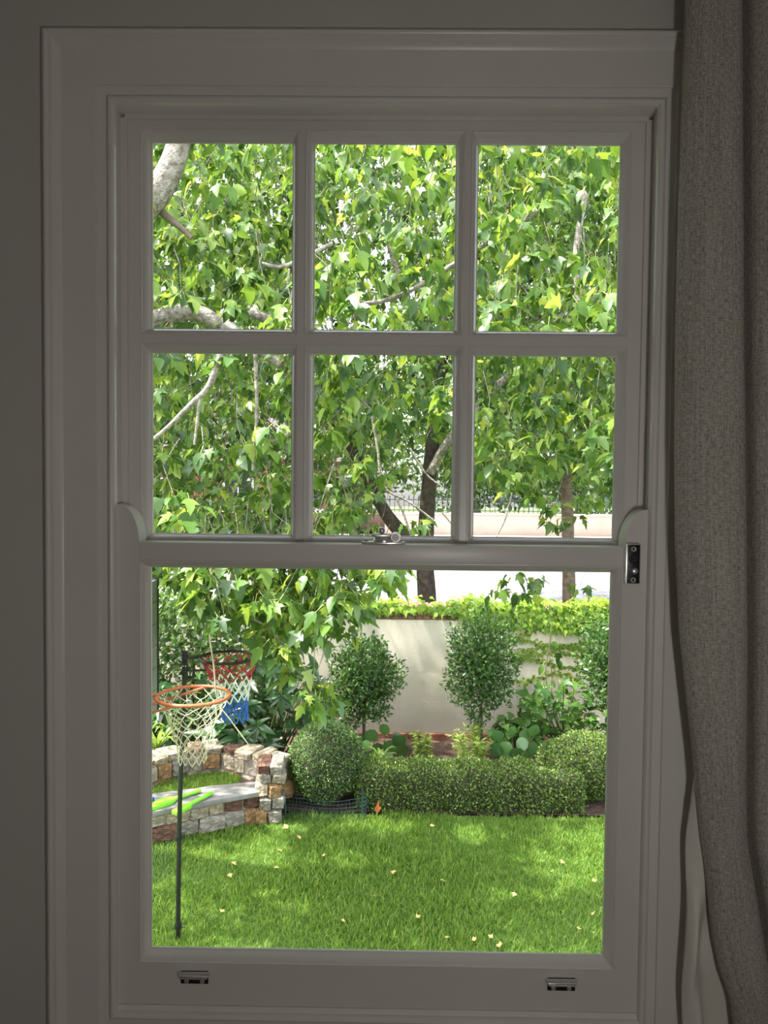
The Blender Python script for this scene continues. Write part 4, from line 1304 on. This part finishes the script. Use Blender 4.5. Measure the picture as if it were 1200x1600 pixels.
bat(222, 1268, 313, 1239, 0.055, 'lime green plastic bat with wide blade lying across the slate slab', M['green_plastic'], 0.56)
bat(272, 1274, 331, 1243, 0.034, 'narrower lime green plastic bat nearest the front edge of the slab', M['green_plastic'], 0.45)
p = GP(236, 1256, SLAB)
root = empty('toy_cup', (p.x, p.y - 0.03, SLAB)); tag(root, 'blue plastic toy cup lying by the wide green bat', 'toy cup')
MB().lathe([(0.026, -0.09), (0.028, -0.088), (0.030, 0.03), (0.033, 0.045), (0.030, 0.047), (0.026, 0.03)], (-0.02, 0, 0.0335), 18, 'x').build('cup_body', M['blue_plastic'], root, smooth=True)
MB().lathe([(0.0335, 0.030), (0.0345, 0.034), (0.0335, 0.038)], (-0.02, 0, 0.0335), 18, 'x').build('rim_band', M['blue_plastic'], root, smooth=True)

# ------------------------------------------------------------------ basketball hoops
def net(centre, r0, drop, r1, shift, rows, cols, cuts, mats_, parent, th=0.0028, loops=True):
    nodes = []
    for j in range(rows + 1):
        t = j / rows
        rr = r0 + (r1 - r0) * (1 - (1 - t) ** 1.7)
        rg = []
        for i in range(cols):
            a = 2 * PI * (i + 0.5 * (j % 2)) / cols
            rg.append(Vector((centre[0] + shift[0] * t + rr * math.cos(a), centre[1] + shift[1] * t + rr * math.sin(a), centre[2] - drop * t + (rnd.uniform(-.008, .008) if 0 < j else 0))))
        nodes.append(rg)
    builders = [MB() for _ in mats_]
    for j in range(rows):
        which_ = 0
        for ci, cval in enumerate(cuts):
            if (j + 0.5) / rows > cval: which_ = ci + 1
        for i in range(cols):
            i2 = (i + 1) % cols if j % 2 else (i - 1) % cols
            for tgt in (nodes[j + 1][i], nodes[j + 1][i2]):
                a = nodes[j][i]
                mid = (a + tgt) / 2 + Vector((rnd.uniform(-.004, .004), rnd.uniform(-.004, .004), -0.004))
                builders[which_].tube([a, mid, tgt], th, 4, cap=False)
    return builders


def torus(mb, c, r_, th, n=40, m_=10):
    return mb.tube([(c[0] + r_ * math.cos(2 * PI * i / n), c[1] + r_ * math.sin(2 * PI * i / n), c[2]) for i in range(n)], th, m_, closed=True)


BYH = 4.62 + EYE.y
pb0 = P(278, 1493, BYH); pole_top = P(289, 1022, BYH)
bh = empty('basketball_stand', (pb0.x, BYH, G))
tag(bh, 'slim black basketball stand with red, white and blue net', 'basketball hoop')
o0 = Vector(bh.location)
MB().tube(smooth_path([Vector((0, 0, -0.04)), Vector((0.01, 0, 0.8)), pole_top - o0], 4), 0.0145, 12).build('pole', M['black_metal'], bh, smooth=True)
for py in (1309, 1447):
    c = P(278.5, py, BYH) - o0
    cl_ = MB().tube([c + Vector((0, 0, -0.014)), c + Vector((0, 0, 0.014))], 0.022, 12)
    cl_.tube([c, c + Vector((0.042, -0.012, 0.0))], 0.005, 6)
    cl_.build('clamp', M['black_metal'], bh, smooth=True)
rc = P(357, 1027, BYH) - o0
rr_ = 44 / 1200 * 4.62
MB().box((-0.016, -0.014, -0.15), (0.016, 0.014, 0.02)).build('pole_head', M['black_metal'], bh, bevel=0.002).location = pole_top - o0
rim = torus(MB(), rc, rr_, 0.0085).build('rim', M['black_metal'], bh, smooth=True)
pt = pole_top - o0
plate = MB().prism([(pt.x - 0.01, pt.y - 0.045), (rc.x - rr_ + 0.01, rc.y - 0.03), (rc.x - rr_ + 0.01, rc.y + 0.03), (pt.x - 0.01, pt.y + 0.045)], rc.z - 0.006, rc.z + 0.006, axis='z')
plate.build('rim_bracket', M['black_metal'], bh, bevel=0.002)
MB().tube([Vector((pt.x, pt.y, pt.z - 0.10)), Vector((rc.x - rr_ * 0.75, rc.y - 0.03, rc.z - 0.075)), Vector((rc.x - rr_ * 0.6, rc.y - rr_ * 0.78, rc.z))], 0.006, 8).build('brace', M['black_metal'], bh, smooth=True)
for dz in (0.0, -0.05):
    for dx in (-0.008, 0.008):
        MB().lathe([(0.004, 0), (0.0035, -0.003), (0.001, -0.004)], (pt.x + dx, pt.y - 0.014, pt.z - 0.02 + dz), 8, 'y').build('bolt', M['chrome'], bh, smooth=True)
bs = net(rc, rr_, 0.385, 0.075, (0.045, 0.0), 9, 12, (0.36, 0.68), (1, 2, 3), bh, 0.0044)
for bb, mt, nm in zip(bs, ('cord_red', 'cord_white', 'cord_blue'), ('red_net', 'white_net', 'blue_net')):
    bb.build(nm, M[mt], bh)

OYH = 4.08 + EYE.y
oc = P(302, 1087, OYH)
orr = 57 / 1200 * 4.08
bxX = -0.3075 * 4.5 + 0.005
oh = empty('wooden_backboard_hoop', (bxX - 0.25, OYH - 0.05, G))
tag(oh, 'weathered grey backboard with rusty orange rim and beige net', 'basketball hoop')
o1 = Vector(oh.location)
ocl = oc - o1
zt_b, zb_b = P(243, 905, 4.5 + EYE.y).z - G, P(243, 1108, 4.5 + EYE.y).z - G
yb0, yb1 = 3.62 + EYE.y - o1.y, 4.5 + EYE.y - o1.y
for i in range(6):
    h_ = (zt_b - zb_b) / 6
    MB().box((bxX - 0.025 - o1.x, yb0, zb_b + i * h_ + 0.0015), (bxX - o1.x, yb1 - 0.012, zb_b + (i + 1) * h_ - 0.0015)).build('plank', M['board_grey'], oh, bevel=0.002)
MB().box((bxX - 0.03 - o1.x, yb1 - 0.0115, zb_b - 0.01), (bxX + 0.006 - o1.x, yb1 + 0.004, zt_b + 0.01)).build('edge_strip', M['black_metal'], oh, bevel=0.001)
MB().box((bxX - 0.03 - o1.x, yb0 - 0.004, zb_b - 0.01), (bxX + 0.006 - o1.x, yb0 - 0.0005, zt_b + 0.01)).build('edge_strip', M['black_metal'], oh, bevel=0.001)
MB().box((-0.045, -0.045, 0), (0.045, 0.045, zt_b - 0.1)).build('post', M['bark_brown'], oh, bevel=0.006)
for zz in (zb_b + 0.15, zt_b - 0.2):
    MB().box((0.046, -0.03, zz - 0.03), (bxX - 0.0255 - o1.x, 0.03, zz + 0.03)).build('cleat', M['board_grey'], oh, bevel=0.003)
torus(MB(), ocl, orr, 0.0095).build('rim', M['orange_metal'], oh, smooth=True)
lx = bxX + 0.008 - o1.x
MB().tube(smooth_path([Vector((lx, ocl.y - 0.03, ocl.z + 0.008)), Vector((ocl.x - orr, ocl.y - 0.03, ocl.z + 0.004)), Vector((ocl.x - orr * 0.93, ocl.y - 0.08, ocl.z))], 4), 0.0095, 8).build('brace', M['orange_metal'], oh, smooth=True)
MB().tube([Vector((lx, ocl.y - 0.10, ocl.z - 0.10)), Vector((ocl.x - orr * 0.25, ocl.y - orr * 0.97, ocl.z - 0.004))], 0.007, 8).build('brace', M['orange_metal'], oh, smooth=True)
MB().tube([Vector((lx, ocl.y + 0.10, ocl.z - 0.10)), Vector((ocl.x + orr * 0.1, ocl.y + orr * 0.99, ocl.z - 0.004))], 0.007, 8).build('brace', M['orange_metal'], oh, smooth=True)
MB().box((bxX + 0.001 - o1.x, ocl.y - 0.13, ocl.z - 0.13), (bxX + 0.012 - o1.x, ocl.y + 0.13, ocl.z + 0.04)).build('mounting_plate', M['orange_metal'], oh, bevel=0.002)
bs = net(ocl, orr, 0.36, 0.072, (-0.005, 0.0), 11, 12, (), (1,), oh, 0.0026)
bs[0].build('beige_net', M['cord_beige'], oh)

# ------------------------------------------------------------------ garden netting
def netting(name, pts, h, lab, cell=0.030, th=0.0009, stakes=True):
    root = empty(name, (pts[0][0], pts[0][1], G)); tag(root, lab, 'netting', 'green garden netting')
    o_ = Vector(root.location)
    path = smooth_path([Vector((a, q, G)) - o_ for a, q in pts], 10)
    cum = [0]
    for i in range(1, len(path)): cum.append(cum[-1] + (path[i] - path[i - 1]).length)
    L = cum[-1]
    n_ = int(L / cell)
    xs = np.interp(np.linspace(0, L, n_), cum, [p.x for p in path]); ys = np.interp(np.linspace(0, L, n_), cum, [p.y for p in path])
    mb = MB()
    m_ = int(h / cell)
    grid = [[Vector((xs[i] + 0.004 * math.sin(i + j), ys[i] + 0.012 * math.sin(j * 0.6 + i * 0.2), j * cell + 0.012 * math.sin(i * 0.35) * j / m_)) for j in range(m_ + 1)] for i in range(n_)]
    for i in range(n_): mb.tube(grid[i], th, 3, cap=False)
    for j in range(m_ + 1): mb.tube([grid[i][j] for i in range(n_)], th, 3, cap=False)
    mb.build('mesh', M['net_teal'], root)
    if stakes:
        for i in (0, n_ - 1):
            MB().tube([grid[i][0] - Vector((0, 0, .02)), grid[i][m_] + Vector((0, 0, 0.03))], 0.006, 6).build('stake', M['net_teal'], root)
    return root


a, q = GP(446, 1279), GP(571, 1282)
netting('garden_netting', [(a.x, a.y), (a.x + 0.25, a.y - 0.05), (q.x - 0.2, q.y - 0.02), (q.x, q.y + 0.01), (q.x - 0.03, q.y + 0.12)], 0.20, 'dark teal netting fence standing round the foot of the box ball')
a, q = GP(228, 1384), GP(258, 1376)
netting('garden_netting', [(a.x - 0.25, a.y - 0.02), (a.x, a.y), (q.x, q.y), (q.x + 0.005, q.y + 0.06)], 0.29, 'dark teal netting panel standing on the lawn left of the black pole', stakes=False)

# ------------------------------------------------------------------ bed plants
def plant(name, px, py, y, lab, cat, grp=None):
    c = P(px, py, y)
    root = empty(name, (c.x, y, G)); tag(root, lab, cat, grp)
    return root, c


def round_plant(px, py, y, lab, spots, size):
    root, c = plant('leopard_plant', px, py, y, lab, 'plant', 'round-leaved plants in the bed')
    n = len(spots)
    T0 = np.array([P(a, q_, y + rnd.uniform(-0.16, 0.1)) for a, q_ in spots])
    outl = [(0, 0.12), (0.12, 0.0), (0.34, 0.06), (0.50, 0.30), (0.50, 0.60), (0.36, 0.88), (0, 1.0)]
    RL = fan_leaf(outl, 0.42, 0.12, -0.12)
    ax = np.stack([R.normal(0, .35, n), R.normal(-.1, .15, n), R.normal(0.8, .2, n)], 1)
    nr = np.stack([R.normal(0, .3, n), R.normal(-.85, .15, n), R.normal(0.45, .2, n)], 1)
    s_ = R.uniform(size * .8, size * 1.2, n)
    M3 = frames(ax, nr, s_)
    T1 = T0 - (M3 @ np.array([0, .5, 0]))
    leaf_objects([RL], np.zeros(n, dtype=int), M3, T1, [M['leaf_round']], root)
    for k in range(n):
        b_ = T1[k] + M3[k] @ np.array([0, .12, 0])
        branch(root, [Vector((c.x + rnd.uniform(-.06, .06), y + rnd.uniform(-.05, .05), G)), Vector(((c.x + b_[0]) / 2, (y + b_[1]) / 2, b_[2] * 0.6 + G * 0.4)), Vector(b_)], 0.005, 0.0035, M['stem'], 'stem', 5, sm=3)


BY = (LY1 + WY) / 2
round_plant(598, 1175, BY + 0.15, 'round-leaved plant behind the left end of the box hedge', [(580, 1150), (600, 1140), (620, 1152), (610, 1168), (590, 1170), (572, 1165), (628, 1172), (586, 1185), (608, 1185), (625, 1158), (560, 1160)], 0.125)
round_plant(806, 1180, BY - 0.05, 'round-leaved plant behind the middle of the box hedge', [(778, 1150), (800, 1145), (822, 1150), (835, 1142), (815, 1162), (832, 1170), (790, 1170), (806, 1178), (845, 1165), (850, 1178), (822, 1182), (792, 1184), (775, 1172)], 0.12)


def lobed_bush(name, px, py, y, lab, box, n, smin, smax, mt, temps=(L5, L3)):
    root, c = plant(name, px, py, y, lab, 'shrub')
    x0, y0, x1, y1 = box
    pts = []
    while len(pts) < n:
        a, q_ = rnd.uniform(x0, x1), rnd.uniform(y0, y1)
        if ((a - (x0 + x1) / 2) / ((x1 - x0) / 2)) ** 2 + ((q_ - y1) / (y1 - y0)) ** 2 < 1.0:
            pts.append(P(a, q_, y + rnd.uniform(-0.3, 0.25)))
    T0 = np.array(pts)
    out = T0 - np.array([c.x, y + 0.3, c.z - 0.15])
    ax = norm(out) * 0.6 + np.stack([R.normal(0, .35, n), R.normal(-.35, .25, n), R.normal(-.35, .35, n)], 1)
    nr = norm(out) * 0.5 + np.stack([R.normal(0, .3, n), R.normal(-.4, .3, n), R.normal(.7, .3, n)], 1)
    s_ = R.uniform(smin, smax, n)
    leaf_objects(list(temps), R.integers(0, len(temps), n), frames(ax, nr, s_), T0, [mt, M['petiole']], root)
    for k in range(0, n, 4):
        branch(root, [Vector((c.x + rnd.uniform(-.1, .1), y + 0.1, G)), Vector(((c.x + T0[k][0]) / 2, y + 0.05, (T0[k][2] + G) / 2 + 0.05)), Vector(T0[k])], 0.009, 0.004, M['stem'], 'stem', 6, sm=3)
    return root


lobed_bush('lobed_leaf_shrub', 890, 1150, BY + 0.35, 'broad bush with large lobed leaves behind the box mound', (798, 1062, 958, 1152), 180, 0.09, 0.155, M['leaf_lobed'])
lobed_bush('lobed_leaf_shrub', 800, 1150, BY + 0.3, 'small lobed-leaf bush between the middle standard tree and the broad bush', (765, 1108, 845, 1155), 45, 0.09, 0.14, M['leaf_lobed'])
PALM = fan_leaf([(0, 0.0), (0.10, 0.08), (0.17, 0.35), (0.13, 0.7), (0, 1.08)], 0.4, 0.30, 0.25, 0.25)
lobed_bush('glossy_dark_shrub', 420, 1180, 5.15 + 0.75, 'dark glossy large-leaved shrub rising behind the stone seat', (325, 1015, 530, 1185), 240, 0.14, 0.24, M['leaf_dark'], (PALM, LO))
lobed_bush('glossy_dark_shrub', 310, 1160, 5.15 + 0.95, 'dark leafy shrub in the shade behind the beige net', (225, 1040, 350, 1175), 120, 0.12, 0.20, M['leaf_dark'], (PALM, LO))

# palmate leaves in front of the dark shrub
root, c = plant('palmate_plant', 400, 1180, 5.55, 'glossy dark plant with finger-like leaves just above the stone seat back', 'plant')
for (a, q_) in ((402, 1132), (420, 1160), (372, 1150), (385, 1100), (440, 1085)):
    cc = P(a, q_, 5.5 + rnd.uniform(-.05, .05))
    n = 7
    ph = np.linspace(-2.6, 2.6, n) + R.normal(0, .1, n)
    ax = np.stack([np.sin(ph) * .9, np.full(n, -.45) + R.normal(0, .1, n), -np.cos(ph) * 0.75 - 0.25], 1)
    nr = np.tile([0.05, -0.8, 0.6], (n, 1)) + R.normal(0, .15, (n, 3))
    leaf_objects([PALM], np.zeros(n, dtype=int), frames(ax, nr, R.uniform(.13, .19, n)), np.tile(np.array(cc), (n, 1)), [M['leaf_dark'], M['petiole']], root)
    branch(root, [Vector((c.x, 5.6, G)), Vector(((c.x + cc.x) / 2, 5.6, (G + cc.z) / 2 + .1)), cc], 0.008, 0.005, M['stem'], 'stem', 6, sm=3)


def strap_plant(px, py, y, lab, n, ln, spread=1.0):
    root, c = plant('strap_leaf_plant', px, py, y, lab, 'plant', 'strap-leaved clumps')
    for k in range(n):
        a = 2 * PI * k / n + rnd.uniform(-.3, .3)
        l_ = ln * rnd.uniform(.75, 1.15)
        h = rnd.uniform(0.7, 1.05)
        V, F = [], []
        m_ = 6
        for i in range(m_ + 1):
            t = i / m_
            rr = spread * l_ * 0.75 * t
            z = l_ * h * (1.5 * t - 1.05 * t * t)
            w_ = 0.017 * (1 - t ** 3) + 0.001
            cx_, cy_ = math.cos(a) * rr, math.sin(a) * rr
            V += [(cx_ - math.sin(a) * w_, cy_ + math.cos(a) * w_, z + .006), (cx_, cy_, z), (cx_ + math.sin(a) * w_, cy_ - math.cos(a) * w_, z + .006)]
        for i in range(m_):
            F += [(i * 3, i * 3 + 1, i * 3 + 4, i * 3 + 3), (i * 3 + 1, i * 3 + 2, i * 3 + 5, i * 3 + 4)]
        o = MB().add(V, F).build('leaf', M['leaf_strap'], root, smooth=True, angle=80)
        o.location = (0, 0, max(0, c.z - G))


strap_plant(245, 1175, b3.y + 0.30, 'strap-leaved clump behind the stone seat at the left window edge', 16, 0.42)
strap_plant(262, 1150, b3.y + 0.55, 'taller strap-leaved clump behind the beige net', 13, 0.45)
strap_plant(385, 1168, 5.75, 'small spiky grass tuft over the top of the stone seat back', 12, 0.18)
strap_plant(596, 1190, BY - 0.1, 'spiky grass tuft low behind the hedge below the round leaves', 14, 0.20)


def feathery(px, py, top, y, lab, n=7, wid=0.16):
    root, c = plant('feathery_herb', px, py, y, lab, 'plant', 'feathery lime herbs behind the hedge')
    h = P(px, top, y).z - G
    Cs, As = [], []
    for k in range(n):
        tip = Vector((c.x + rnd.uniform(-wid, wid), y + rnd.uniform(-.12, .12), G + h * rnd.uniform(.75, 1.0)))
        b_ = Vector((c.x + rnd.uniform(-.06, .06), y, G))
        branch(root, [b_, b_.lerp(tip, .5) + Vector((0, 0, .04)), tip], 0.004, 0.002, M['stem'], 'stem', 5, sm=3)
        for i in range(46):
            t = rnd.uniform(.3, 1.0)
            p = b_.lerp(tip, t)
            a = rnd.uniform(0, 2 * PI)
            Cs.append(p); As.append((math.cos(a), math.sin(a), rnd.uniform(-.1, .7)))
    Cs, As = np.array(Cs), np.array(As)
    n_ = len(Cs)
    NL = template([(0, 0, 0), (0.10, 0.4, 0.02), (0, 1, -.1), (-0.10, 0.4, 0.02)], [(0, 1, 2), (0, 2, 3)])
    scatter('foliage', [NL], np.zeros(n_, dtype=int), frames(As, np.tile([0, -.4, .9], (n_, 1)) + R.normal(0, .3, (n_, 3)), R.uniform(.05, .09, n_)), Cs, [M['leaf_lime']], root)


feathery(662, 1180, 1140, BY + 0.05, 'feathery lime green herb in front of the red brick footing')
feathery(735, 1185, 1138, BY - 0.05, 'feathery lime green herb beside the stem of the middle standard tree', 10, 0.22)
feathery(755, 1180, 1130, BY + 0.15, 'feathery lime green herb left of the round leaves', 6, 0.12)

# climbing sapling on the wall
root, c = plant('climbing_sapling', 856, 1120, WY - 0.25, 'thin sapling with few drooping leaves climbing the cream wall', 'plant')
branch(root, [Vector((c.x, WY - .25, G))] + pp([(854, 1080), (853, 1045), (858, 1010), (862, 975)], WY - 0.2), 0.007, 0.004, M['stem'], 'stem', 6)
branch(root, [Vector((c.x + .03, WY - .25, G))] + pp([(862, 1060), (859, 1030), (861, 990)], WY - 0.18), 0.006, 0.003, M['bark_brown'], 'stem', 6)
Ts = np.array([P(a, q_, WY - .25) for a, q_ in ((848, 1040), (840, 1080), (862, 1062), (872, 1020), (866, 1002), (852, 1092), (876, 1070), (880, 1075), (874, 1032))])
n = len(Ts)
leaf_objects([L3, LO], R.integers(0, 2, n), frames(np.stack([R.normal(0, .4, n), R.normal(-.3, .2, n), -np.ones(n)], 1), np.tile([0, -1, .3], (n, 1)) + R.normal(0, .3, (n, 3)), R.uniform(.09, .14, n)), Ts, [M['leaf_lobed'], M['petiole']], root)

# laurel hedge at the left behind the hoops
c0 = P(150, 1180, 6.3); c1 = P(430, 900, 6.3)
lh_ = empty('laurel_hedge', (-2.8, 6.3, G))
tag(lh_, 'tall light-leaved laurel hedge behind the basketball rims', 'hedge')
n = 11000
zt_h = P(280, 905, 6.3).z
x = R.uniform(-4.5, c1.x + 0.05, n); z = G + (zt_h - G) * R.uniform(0.0, 1.03, n) ** 0.8
y = 6.0 + np.abs(R.normal(0, 0.22, n)) + 0.12 * np.sin(x * 4) * np.sin(z * 5)
z = G + (z - G) * np.interp(x, [-2.2, -1.5, c1.x], [1.0, 0.92, 0.72])
Cc = np.stack([x, y, z], 1)
nr = np.stack([R.normal(0, .5, n), R.normal(-.7, .4, n), R.normal(.6, .4, n)], 1)
ax = np.stack([R.normal(0, .6, n), R.normal(-.4, .3, n), R.normal(-.1, .6, n)], 1)
scatter('foliage', [LSM], np.zeros(n, dtype=int), frames(ax, nr, R.uniform(.055, .10, n)), Cc, [M['leaf_laurel']], lh_)
for k in range(9):
    xx = -4.2 + k * 0.36
    branch(lh_, [Vector((xx, 6.35, G)), Vector((xx + .05, 6.35, G + 1.0)), Vector((xx - .05, 6.3, zt_h - .15))], 0.022, 0.010, M['bark_brown'], 'stem', 6, sm=3)

# ------------------------------------------------------------------ fallen leaves
dl = [(507, 1337), (428, 1355), (362, 1347), (533, 1437), (650, 1433), (688, 1375), (805, 1395), (880, 1345), (925, 1430), (905, 1452), (695, 1465), (742, 1470), (450, 1290), (470, 1310), (615, 1360), (770, 1465), (930, 1378), (345, 1425), (358, 1365), (440, 1330), (800, 1308), (672, 1290), (580, 1400), (560, 1470), (928, 1458), (780, 1480), (860, 1362)]
DL = fan_leaf([(0, 0.0), (0.20, 0.05), (0.50, 0.42), (0.25, 0.5), (0, 1.0)], 0.36, -0.25, 0.35)
dme = np_mesh('fallen_leaf', DL[0], DL[1], DL[2], [M['deadleaf']], None, True)
dmesh = dme.data
bpy.data.objects.remove(dme)
for k, (a, q_) in enumerate(dl):
    o = bpy.data.objects.new('fallen_leaf', dmesh); COL.objects.link(o)
    p = GP(a, q_, G + 0.045)
    o.location = p
    o.rotation_euler = (rnd.uniform(-.5, .5), rnd.uniform(-.5, .5), rnd.uniform(0, 6.28))
    s_ = rnd.uniform(0.032, 0.055); o.scale = (s_, s_, s_)
    tag(o, 'pale yellow fallen leaf lying on the lawn', 'leaf', 'fallen leaves on the lawn')
for (a, q_, lab, s_, rx) in ((589, 1270, 'upright orange-brown fallen leaf at the foot of the hedge', 0.11, 1.35), (680, 1268, 'rusty fallen leaf lying flat under the hedge', 0.09, 0.2)):
    me = dmesh.copy(); me.materials.clear(); me.materials.append(M['orangeleaf'])
    o = bpy.data.objects.new('fallen_leaf', me); COL.objects.link(o)
    o.location = GP(a, q_, G + 0.02); o.rotation_euler = (rx, 0.1, 0.3); o.scale = (s_ * 0.55, s_, s_)
    tag(o, lab, 'leaf', 'brown leaves under the hedge')

# ------------------------------------------------------------------ across the street
def car(x, y, z, rz, lab):
    root = empty('parked_car', (x, y, z), rz); tag(root, lab, 'car')
    prof = [(-2.1, 0.30), (-2.12, 0.62), (-2.0, 0.86), (-1.45, 0.93), (-1.25, 0.95), (1.15, 0.97), (1.9, 0.88), (2.08, 0.62), (2.1, 0.30), (1.72, 0.22), (-1.72, 0.22)]
    body = MB().prism(prof, -0.85, 0.85).build('body', M['car_blue'], root, bevel=0.06)
    cab = MB()
    low, top = [(-1.95, 0.86), (1.05, 0.95)], [(-1.45, 1.42), (0.30, 1.45)]
    V = []
    for (xa, za), hw_ in ((low[0], .80), (low[1], .80), (top[1], .62), (top[0], .62)):
        V += [(xa, -hw_, za), (xa, hw_, za)]
    F = [(0, 2, 4, 6), (1, 7, 5, 3), (2, 3, 5, 4), (0, 6, 7, 1), (6, 4, 5, 7), (0, 1, 3, 2)]
    cab.add(V, F).build('cabin', M['car_glass'], root, bevel=0.04)
    MB().prism([(-1.50, 1.40), (-1.42, 1.45), (0.28, 1.48), (0.36, 1.43)], -0.64, 0.64).build('roof', M['car_blue'], root, bevel=0.02)
    for px_ in (-0.55, 0.45):
        for s in (-1, 1):
            MB().add([(px_ - .05, s * .815, .93), (px_ + .03, s * .815, .93), (px_ - .02 - (px_ > 0) * .25, s * .64, 1.43), (px_ - .09 - (px_ > 0) * .25, s * .64, 1.43)], [(0, 1, 2, 3)]).build('pillar', M['car_blue'], root)
    for wx in (-1.32, 1.30):
        for s in (-1, 1):
            wh = MB().lathe([(0.20, -0.09), (0.31, -0.09), (0.325, -0.06), (0.325, 0.06), (0.31, 0.09), (0.20, 0.09)], (wx, s * 0.80, 0.325), 20, 'y').build('wheel', M['rubber'], root, smooth=True)
            MB().lathe([(0.19, -0.02), (0.19, 0.02), (0.06, 0.03)], (wx, s * 0.885, 0.325), 16, 'y').build('hubcap', M['chrome'], wh, smooth=True)
    for s in (-1, 1):
        MB().box((2.0, s * .62 - .14, .64), (2.09, s * .62 + .14, .76)).build('headlamp', M['white_plastic'], root, bevel=0.02)
        MB().box((-2.12, s * .66 - .1, .66), (-2.03, s * .66 + .1, .82)).build('tail_lamp', M['cord_red'], root, bevel=0.02)


c = P(255, 884, 18.4)
car(c.x, 18.4, ST - 0.08, 0.03, 'blue parked car across the road, glimpsed under the foliage')

fw_ = empty('front_fence_wall', (6, 30.7, ST)); tag(fw_, 'low pink rendered wall with black iron railing across the road', 'wall')
MB().box((-14, 0, 0), (16, 0.25, 0.86)).build('low_wall', M['pink_wall'], fw_, bevel=0.01)
MB().box((-14.05, -0.05, 0.86), (16.05, 0.30, 0.94)).build('coping', M['concrete'], fw_, bevel=0.01)
pkm = None
for i in range(150):
    if pkm is None:
        o = MB().box((-0.014, -0.014, 0), (0.014, 0.014, 0.62)).lathe([(0.02, .60), (0.03, .64), (0.004, .72)], (0, 0, 0), 6).build('picket', M['iron'], fw_)
        pkm = o.data
    else:
        o = bpy.data.objects.new('picket', pkm); COL.objects.link(o); o.parent = fw_
    o.location = (-13.9 + i * 0.2, 0.12, 0.94)
for zz in (1.02, 1.46):
    MB().box((-14, 0.10, zz), (16, 0.14, zz + 0.035)).build('rail', M['iron'], fw_)

hs = empty('brick_house', (-9, 33.5, ST)); tag(hs, 'red brick house across the road behind the blue car', 'house')
MB().box((-9, 0, 0), (7, 7, 3.1)).build('brick_wall', M['brick_red'], hs)
MB().prism([(-9.6, 3.1), (7.6, 3.1), (4.5, 5.2), (-6.5, 5.2)], -0.5, 7.5).build('roof', M['roof_tile'], hs)
for xx in (-6, -2, 2, 5):
    f_ = MB().box((xx - .7, -.05, .9), (xx + .7, .02, 2.3)).build('window', M['white_plastic'], hs, bevel=0.01)
    MB().box((xx - .6, -.07, 1.0), (xx - .03, -.051, 2.2)).box((xx + .03, -.07, 1.0), (xx + .6, -.051, 2.2)).build('pane', M['car_glass'], f_)
fwl = empty('brick_front_wall', (-9.5, 30.7, ST)); tag(fwl, 'low red brick front wall seen left under the leaves', 'wall')
MB().box((-9, 0, 0), (9.2, 0.24, 0.95)).build('wall_body', M['brick_red'], fwl)
MB().box((-9.05, -0.04, 0.95), (9.25, 0.28, 1.03)).build('coping', M['concrete'], fwl, bevel=0.01)

labs = ['far tree with rounded crown above the brick house roof', 'far tree with broad crown behind the brick house', 'far tree between the brick house and the pink wall', 'far tree standing straight behind the pink wall',
        'far tall tree behind the iron railing', 'far tree at the end of the iron railing', 'far tree farthest along the pink wall']
for k, (xx, yy, hh_, rr) in enumerate(((-17, 47, 11, 5.0), (-10, 48, 13, 5.5), (-3.5, 47, 11, 4.6), (4.6, 42, 12, 4.6), (10.5, 42, 13, 5.0), (16, 42, 12, 5.0), (23, 43, 12, 5.0))):
    root = empty('far_tree', (xx, yy, ST)); tag(root, labs[k], 'tree', 'trees across the road')
    branch(root, [Vector((xx, yy, ST)), Vector((xx + .2, yy, ST + hh_ * .3)), Vector((xx - .1, yy, ST + hh_ * .7))], 0.28, 0.12, M['bark_brown'], 'trunk', 8, sm=3)
    M3, p, s_ = bush_leaves((xx, yy, ST + hh_ * 0.50), (rr, rr * .7, hh_ * 0.52), 9000, 0.28, 0.5, 0.2, 0.33)
    scatter('foliage', [LSM], np.zeros(len(p), dtype=int), M3, p, [M['leaf_far']], root)

print('objects', len(bpy.data.objects), 'tris', sum(len(m_.polygons) for m_ in bpy.data.meshes))
